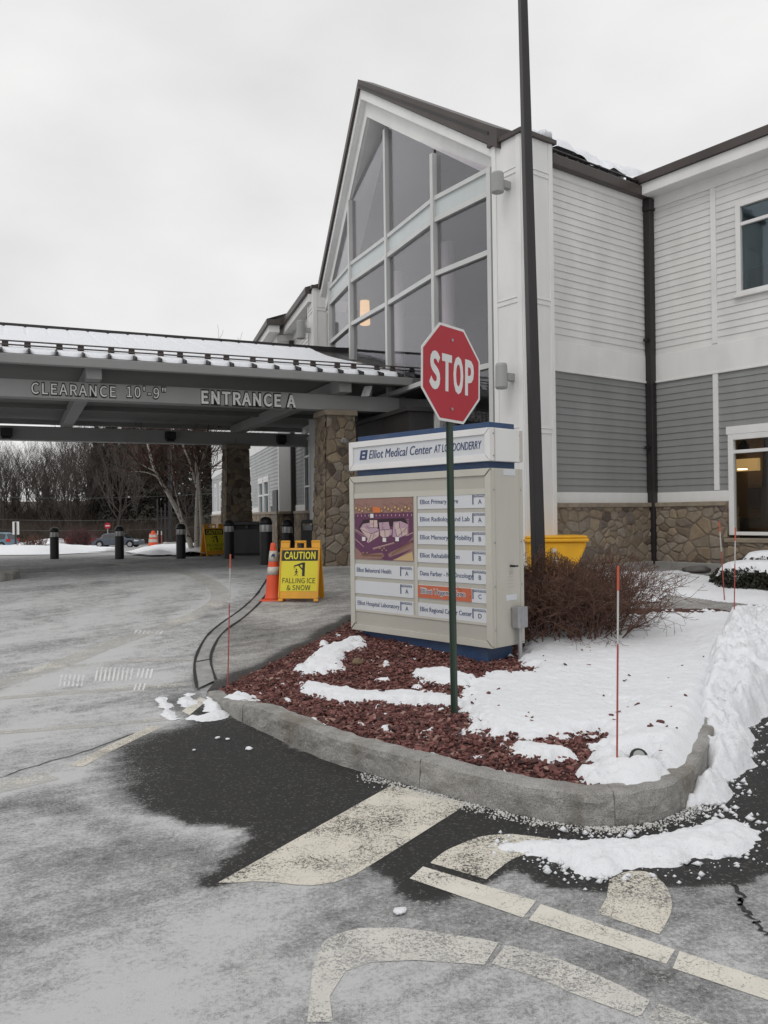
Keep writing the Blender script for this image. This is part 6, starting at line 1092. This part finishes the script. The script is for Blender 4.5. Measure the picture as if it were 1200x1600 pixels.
# ================================================================== FAR SIDE: cars, signs, posts, snow
def car(paint_, L_, H_, label, rear_short=False):
    t = thing('parked_car', (0, 0, 0), label, 'car', 'cars parked beyond the canopy'); w2 = .89; r = .33; wx = (.82, L_-.88)
    def arch(cx_): return [(cx_+.39*math.cos(a), .33+.39*math.sin(a)) for a in np.linspace(0, math.pi, 8)][::-1]
    belt = .92 if H_ > 1.55 else .86
    low = [(.08, .25)]+[(wx[0]-.39, .25)]+arch(wx[0])+[(wx[0]+.39, .25), (wx[1]-.39, .25)]+arch(wx[1])+[(wx[1]+.39, .25), (L_-.06, .28), (L_, .45), (L_-.03, .68), (L_-.35, belt-.08), (L_-1.15, belt+.04), (.6, belt+.06), (.1, belt+.08), (.0, .7), (.0, .42)]
    m = MB(); m.prism([(x, -w2, z) for x, z in low], [(x, w2, z) for x, z in low]); b = m.build('body', MT[paint_], t, bevel=.05)
    bk = .12 if rear_short else .75; gh = [(bk, belt+.02), (L_-1.2, belt+.02), (L_-2.0, H_-.02), (L_-2.7, H_), (bk+.75, H_-.03), (bk+.3, H_-.14)]
    m = MB(); k = len(gh); A = [(x, -w2+.03, z) if z < belt+.1 else (x, -w2+.22, z) for x, z in gh]; B = [(x, w2-.03, z) if z < belt+.1 else (x, w2-.22, z) for x, z in gh]; m.prism(A, B); m.build('roof', MT[paint_], t, bevel=.05)
    def side(x0, x1, y): 
        def top(x): return float(np.interp(x, [bk, bk+.3, bk+.75, L_-2.7, L_-2., L_-1.2], [belt, H_-.14, H_-.03, H_, H_-.02, belt]))-.07
        P = []
        for x, z in ((x0, belt+.06), (x1, belt+.06), (x1-.0, max(belt+.1, min(top(x1), H_-.1))), (x0+.0, max(belt+.1, min(top(x0), H_-.1)))):
            f = (z-belt-.02)/(H_-belt); P.append((x, y*(w2-.02-.19*f+.012), z))
        return P
    for nm, x0, x1 in (('window', bk+.38, bk+.38+(L_-2.1-bk)*.42), ('window', bk+.45+(L_-2.1-bk)*.42, L_-1.75)):
        for y in (-1, 1): m = MB(); m.add(side(x0, x1, y), [(0, 1, 2, 3)]); m.build('window', MT['carglass'], t)
    m = MB(); m.add([(L_-1.24, -.7, belt+.08), (L_-1.24, .7, belt+.08), (L_-1.93, .6, H_-.06), (L_-1.93, -.6, H_-.06)], [(0, 1, 2, 3)]); m.v = [(x+.03, y, z+.02) for x, y, z in m.v]; m.build('windscreen', MT['carglass'], t)
    m = MB(); m.add([(bk+.02, -.7, belt+.1), (bk+.02, .7, belt+.1), (bk+.27, .6, H_-.17), (bk+.27, -.6, H_-.17)], [(0, 1, 2, 3)]); m.v = [(x-.03, y, z+.01) for x, y, z in m.v]; m.build('rear_window', MT['carglass'], t)
    for y in (-1, 1):
        for x in wx:
            m = MB(); m.tube([(x, y*.68, .33), (x, y*.885, .33)], .33, 20); wh = m.build('wheel', MT['tyre'], t, bevel=.03); m = MB(); m.tube([(x, y*.88, .33), (x, y*.9, .33)], .21, 14); m.build('rim', MT['rim'], wh)
        m = MB(); m.hexa([(-.015, y*.62, .72), (.35, y*.62, .72), (.35, y*.902, .72), (-.015, y*.902, .72), (.03, y*.62, belt+.1), (.3, y*.62, belt+.1), (.3, y*.902, belt+.1), (.03, y*.902, belt+.1)]); m.build('tail_light', MT['taillight'], t)
        m = MB(); m.hexa([(L_-.4, y*.6, .62), (L_-.03, y*.6, .62), (L_-.08, y*.9, .62), (L_-.45, y*.9, .62), (L_-.4, y*.6, .76), (L_-.08, y*.6, .74), (L_-.13, y*.9, .75), (L_-.45, y*.9, .78)]); m.build('headlight', MT['lightlens'], t)
    return t
def put(o, px, Y_, rz, s=1.): x = (px-600)/FPX*Y_; o.location = (x, Y_, terr(x, Y_)); o.rotation_euler = (0, 0, rz); o.scale = (s, s, s)
put(car('carbluegrey', 4.75, 1.46, 'dark slate grey parked car facing right behind the second bollard'), 148, 84, R(-4), 1.02)
put(car('carblue', 4.5, 1.66, 'teal blue parked car at the left edge showing its red tail light', True), 22, 82, R(172), 1.0)
put(car('carmaroon', 4.4, 1.55, 'maroon parked car partly hidden by the dark red bush', True), 101, 83, R(28), 1.0)
def twig_bush(px, Y_, wd, h, n, mat, label, name='bare_shrub', seed=1):
    rng = np.random.default_rng(seed); x = (px-600)/FPX*Y_; c = np.array([x, Y_, terr(x, Y_)]); SG = []
    for k in range(n): a = rng.uniform(0, 6.28); l = rng.uniform(.1, 1.); branch(SG, c+np.array([math.cos(a)*wd*.25*l, math.sin(a)*wd*.25*l, 0]), unit((math.cos(a)*l*wd/h*.6, math.sin(a)*l*wd/h*.6, 1)), h*.42, .014, 3, rng, 3, .2, .04, (2, 3), .85, .66, .006)
    t = thing(name, tuple(c), label, 'shrub'); segs_mesh('twigs', SG, MT[mat], t, 3, c); return t
MT['redtwig'] = paint('red_twigs', (.075, .03, .03), .9, .25, 3, streak=False)
twig_bush(52, 40, 1.1, .85, 46, 'twig', 'low snowy leafless bush left of the nearest-to-edge bollard', seed=3)
twig_bush(122, 70, 2.6, 1.9, 120, 'redtwig', 'dense dark red leafless bush in front of the maroon car', seed=4)
snow_patch('snow_patch', 'low snowbank along the drive behind the first two bollards', [(-60, 868), (0, 866), (60, 866), (100, 866), (130, 862), (160, 856), (150, 853), (110, 854), (60, 852), (0, 855), (-60, 856)], .30, .35, .03, 'snow', 31, 1.)
snow_patch('snow_patch', 'snow heap between the first bollard and the maroon car', [(20, 853), (70, 846), (100, 849), (140, 853), (100, 858), (40, 858)], .8, .5, .0, 'snow', 33, 1.)
snow_patch('snow_patch', 'snow over the small mulch bed beside the birch trunks', [(224, 862), (236, 856), (262, 853), (300, 852), (330, 854), (330, 864), (300, 866), (262, 862), (240, 866)], .22, .15, .06, 'snow', 35, 1.)
P = gpx([(226, 864), (270, 866), (310, 868), (330, 862), (300, 858), (250, 859)]); m = MB(); m.prism([(x, y, terr(x, y)-.1) for x, y in P], [(x, y, terr(x, y)+.09) for x, y in P]); tag(m.build('mulch_bed', MT['soil'], bevel=.03), 'small raised mulch bed at the foot of the birch', 'planting bed')
# parking sign seen from behind, do not enter sign
x, Y_ = (24-600)/FPX*42, 42; z = terr(x, Y_); t = thing('parking_sign', (x, Y_, z), 'white sign back on a dark post at the left edge of the drive', 'sign'); m = MB(); m.box(x-.035, x+.035, Y_-.03, Y_+.03, z-.1, z+1.5); m.build('post', MT['darkbrown'], t); m = MB(); m.box(x-.17, x+.17, Y_+.031, Y_+.037, z+.86, z+1.52); m.build('sign_panel', MT['legend'], t, bevel=.003)
x, Y_ = (168-600)/FPX*90, 90; z = terr(x, Y_); t = thing('no_entry_sign', (x, Y_, z), 'small round red no entry sign beyond the dark grey car', 'sign'); m = MB(); m.box(x-.04, x+.04, Y_-.03, Y_+.03, z, z+2.4); m.build('post', MT['steel'], t); m = MB(); m.tube([(x, Y_-.031, z+2.2), (x, Y_-.04, z+2.2)], .33, 20); q = m.build('sign_panel', MT['red'], t); m = MB(); m.box(x-.22, x+.22, Y_-.05, Y_-.041, z+2.15, z+2.25); m.build('white_bar', MT['legend'], q)
# lamp post with concrete footing and thinner posts behind
x, Y_ = (266-600)/FPX*40, 40; z = terr(x, Y_); t = thing('lamp_post', (x, Y_, z), 'dark square lamp post on a concrete footing behind the third bollard', 'lamp post'); m = MB(); m.lathe([(.36, 0), (.36, .36), (.33, .38)], 20, (x, Y_, z)); m.build('footing', MT['concrete'], t); m = MB(); m.box(x-.14, x+.14, Y_-.14, Y_+.14, z+.381, z+.42); m.build('base_plate', MT['black'], t); m = MB(); m.box(x-.075, x+.075, Y_-.075, Y_+.075, z+.42, z+7); m.build('pole', MT['black'], t, bevel=.01); m = MB(); m.box(x-.6, x+.15, Y_-.18, Y_+.18, z+7.001, z+7.15); m.build('lamp_head', MT['black'], t, bevel=.02)
def thin_post(px, Y_, h, label): x = (px-600)/FPX*Y_; z = terr(x, Y_); m = MB(); m.lathe([(.06, 0), (.05, h), (.02, h+.05)], 8, (x, Y_, z)); t = thing('post', (x, Y_, z), label, 'post'); m.build('shaft', MT['black'], t); m = MB(); m.lathe([(.14, 0), (.14, .08), (.08, .12)], 10, (x, Y_, z)); m.build('base', MT['black'], t)
thin_post(246, 58, 3.4, 'thin dark post left of two others behind the orange barrel'); thin_post(252, 62, 3.0, 'middle one of three thin dark posts near the orange barrel'); thin_post(258, 60, 3.2, 'thin dark post just left of the square lamp post')
# traffic barrel
x, Y_ = (239-600)/FPX*46, 46; z = terr(x, Y_); t = thing('traffic_barrel', (x, Y_, z), 'orange and white traffic barrel left of the thin dark posts', 'traffic barrel'); m = MB(); m.lathe([(.33, 0), (.33, .06), (.28, .07), (.27, .35), (.25, .36), (.245, .62), (.22, .63), (.21, .86), (.12, .9), (.1, 1.02), (.02, 1.04)], 18, (x, Y_, z)); b = m.build('barrel', MT['cone'], t)
for a, q, r in ((.40, .58, .256), (.67, .82, .226)): m = MB(); m.lathe([(r, a), (r-.006, q)], 18, (x, Y_, z)); m.build('white_band', MT['band'], t)
for px, Yq, lb in ((246, 41, 'red snow stake left of a second one beside the orange barrel'), (252, 42, 'red snow stake between the orange barrel and the square lamp post')): x = (px-600)/FPX*Yq; z = terr(x, Yq); t = thing('snow_stake', (x, Yq, z), lb, 'snow stake', 'driveway snow stakes'); m = MB(); m.tube([(x, Yq, z), (x, Yq, z+.75)], .022, 6); m.build('lower_shaft', MT['stakered'], t); m = MB(); m.tube([(x, Yq, z+.75), (x, Yq, z+.95)], .028, 6); m.build('white_band', MT['stakewhite'], t)
# overhead lines in front of the bank
for y, lb in ((772, 'highest thin overhead cable crossing in front of the wooded bank'), (807, 'middle thin overhead cable crossing in front of the wooded bank'), (823, 'lowest thin overhead cable crossing in front of the wooded bank')):
    A = depth(-80, y+1, 94); B = depth(345, y-2, 94); m = MB(); m.tube([A+(B-A)*q-np.array([0, 0, .5*4*q*(1-q)]) for q in np.linspace(0, 1, 12)], .02, 5); tag(m.build('overhead_cable', MT['bin']), lb, 'cable', 'overhead cables')
# kerb tip of the neighbouring island at the left edge
q = at(-28, 906); m = MB(); A = [(q[0]+1.0*math.cos(a)*.62, q[1]+.75*math.sin(a)) for a in np.linspace(-math.pi/2, math.pi/2, 12)]; A += [(q[0]-4, q[1]+.75), (q[0]-4, q[1]-.75)]; z = terr(q[0], q[1]); m.prism([(x, y, z-.1) for x, y in A], [(x, y, z+.15) for x, y in A]); m.build('kerb', MT['granite'], bevel=.03, kind='structure')
# cracks and frosty tread prints in the road
for c, wd in (([(1148, 1384), (1160, 1400), (1158, 1416), (1172, 1428), (1184, 1448), (1200, 1464)], .018), ([(0, 1216), (60, 1196), (130, 1176), (210, 1146)], .009)):
    A = gpx(smooth(c, 6)); A = A+np.stack([vno(np.arange(len(A))*.9, np.zeros(len(A)), 3), vno(np.arange(len(A))*.9, np.ones(len(A))*5, 4)], 1)*.05-.025; a, q = jit(A, None, wd, 7); sheet_strip('pavement_crack', a, q, .004, MT['groove'])
MT['frost'] = mark_mat('frost_print', (.80, .80, .80), .18, .0, 9, crack=False); m = MB()
for cx_, cy_, nn_, ln_ in ((112, 1064, 6, 26), (178, 1054, 9, 30), (226, 1053, 4, 22), (218, 1074, 3, 16), (232, 988, 7, 8)):
    for k in range(nn_):
        x0 = cx_-nn_*3.4+k*6.8; P = gpx([(x0, cy_+ln_*.35), (x0+3.2, cy_+ln_*.35), (x0+7, cy_-ln_*.35), (x0+3.8, cy_-ln_*.35)]); m.add([(p[0], p[1], terr(p[0], p[1])+.003) for p in P], [(0, 1, 2, 3)])
tag(m.build('frost_print', MT['frost']), 'frosty white tread prints pressed on the road left of the island tip', 'frost print', kind='stuff')
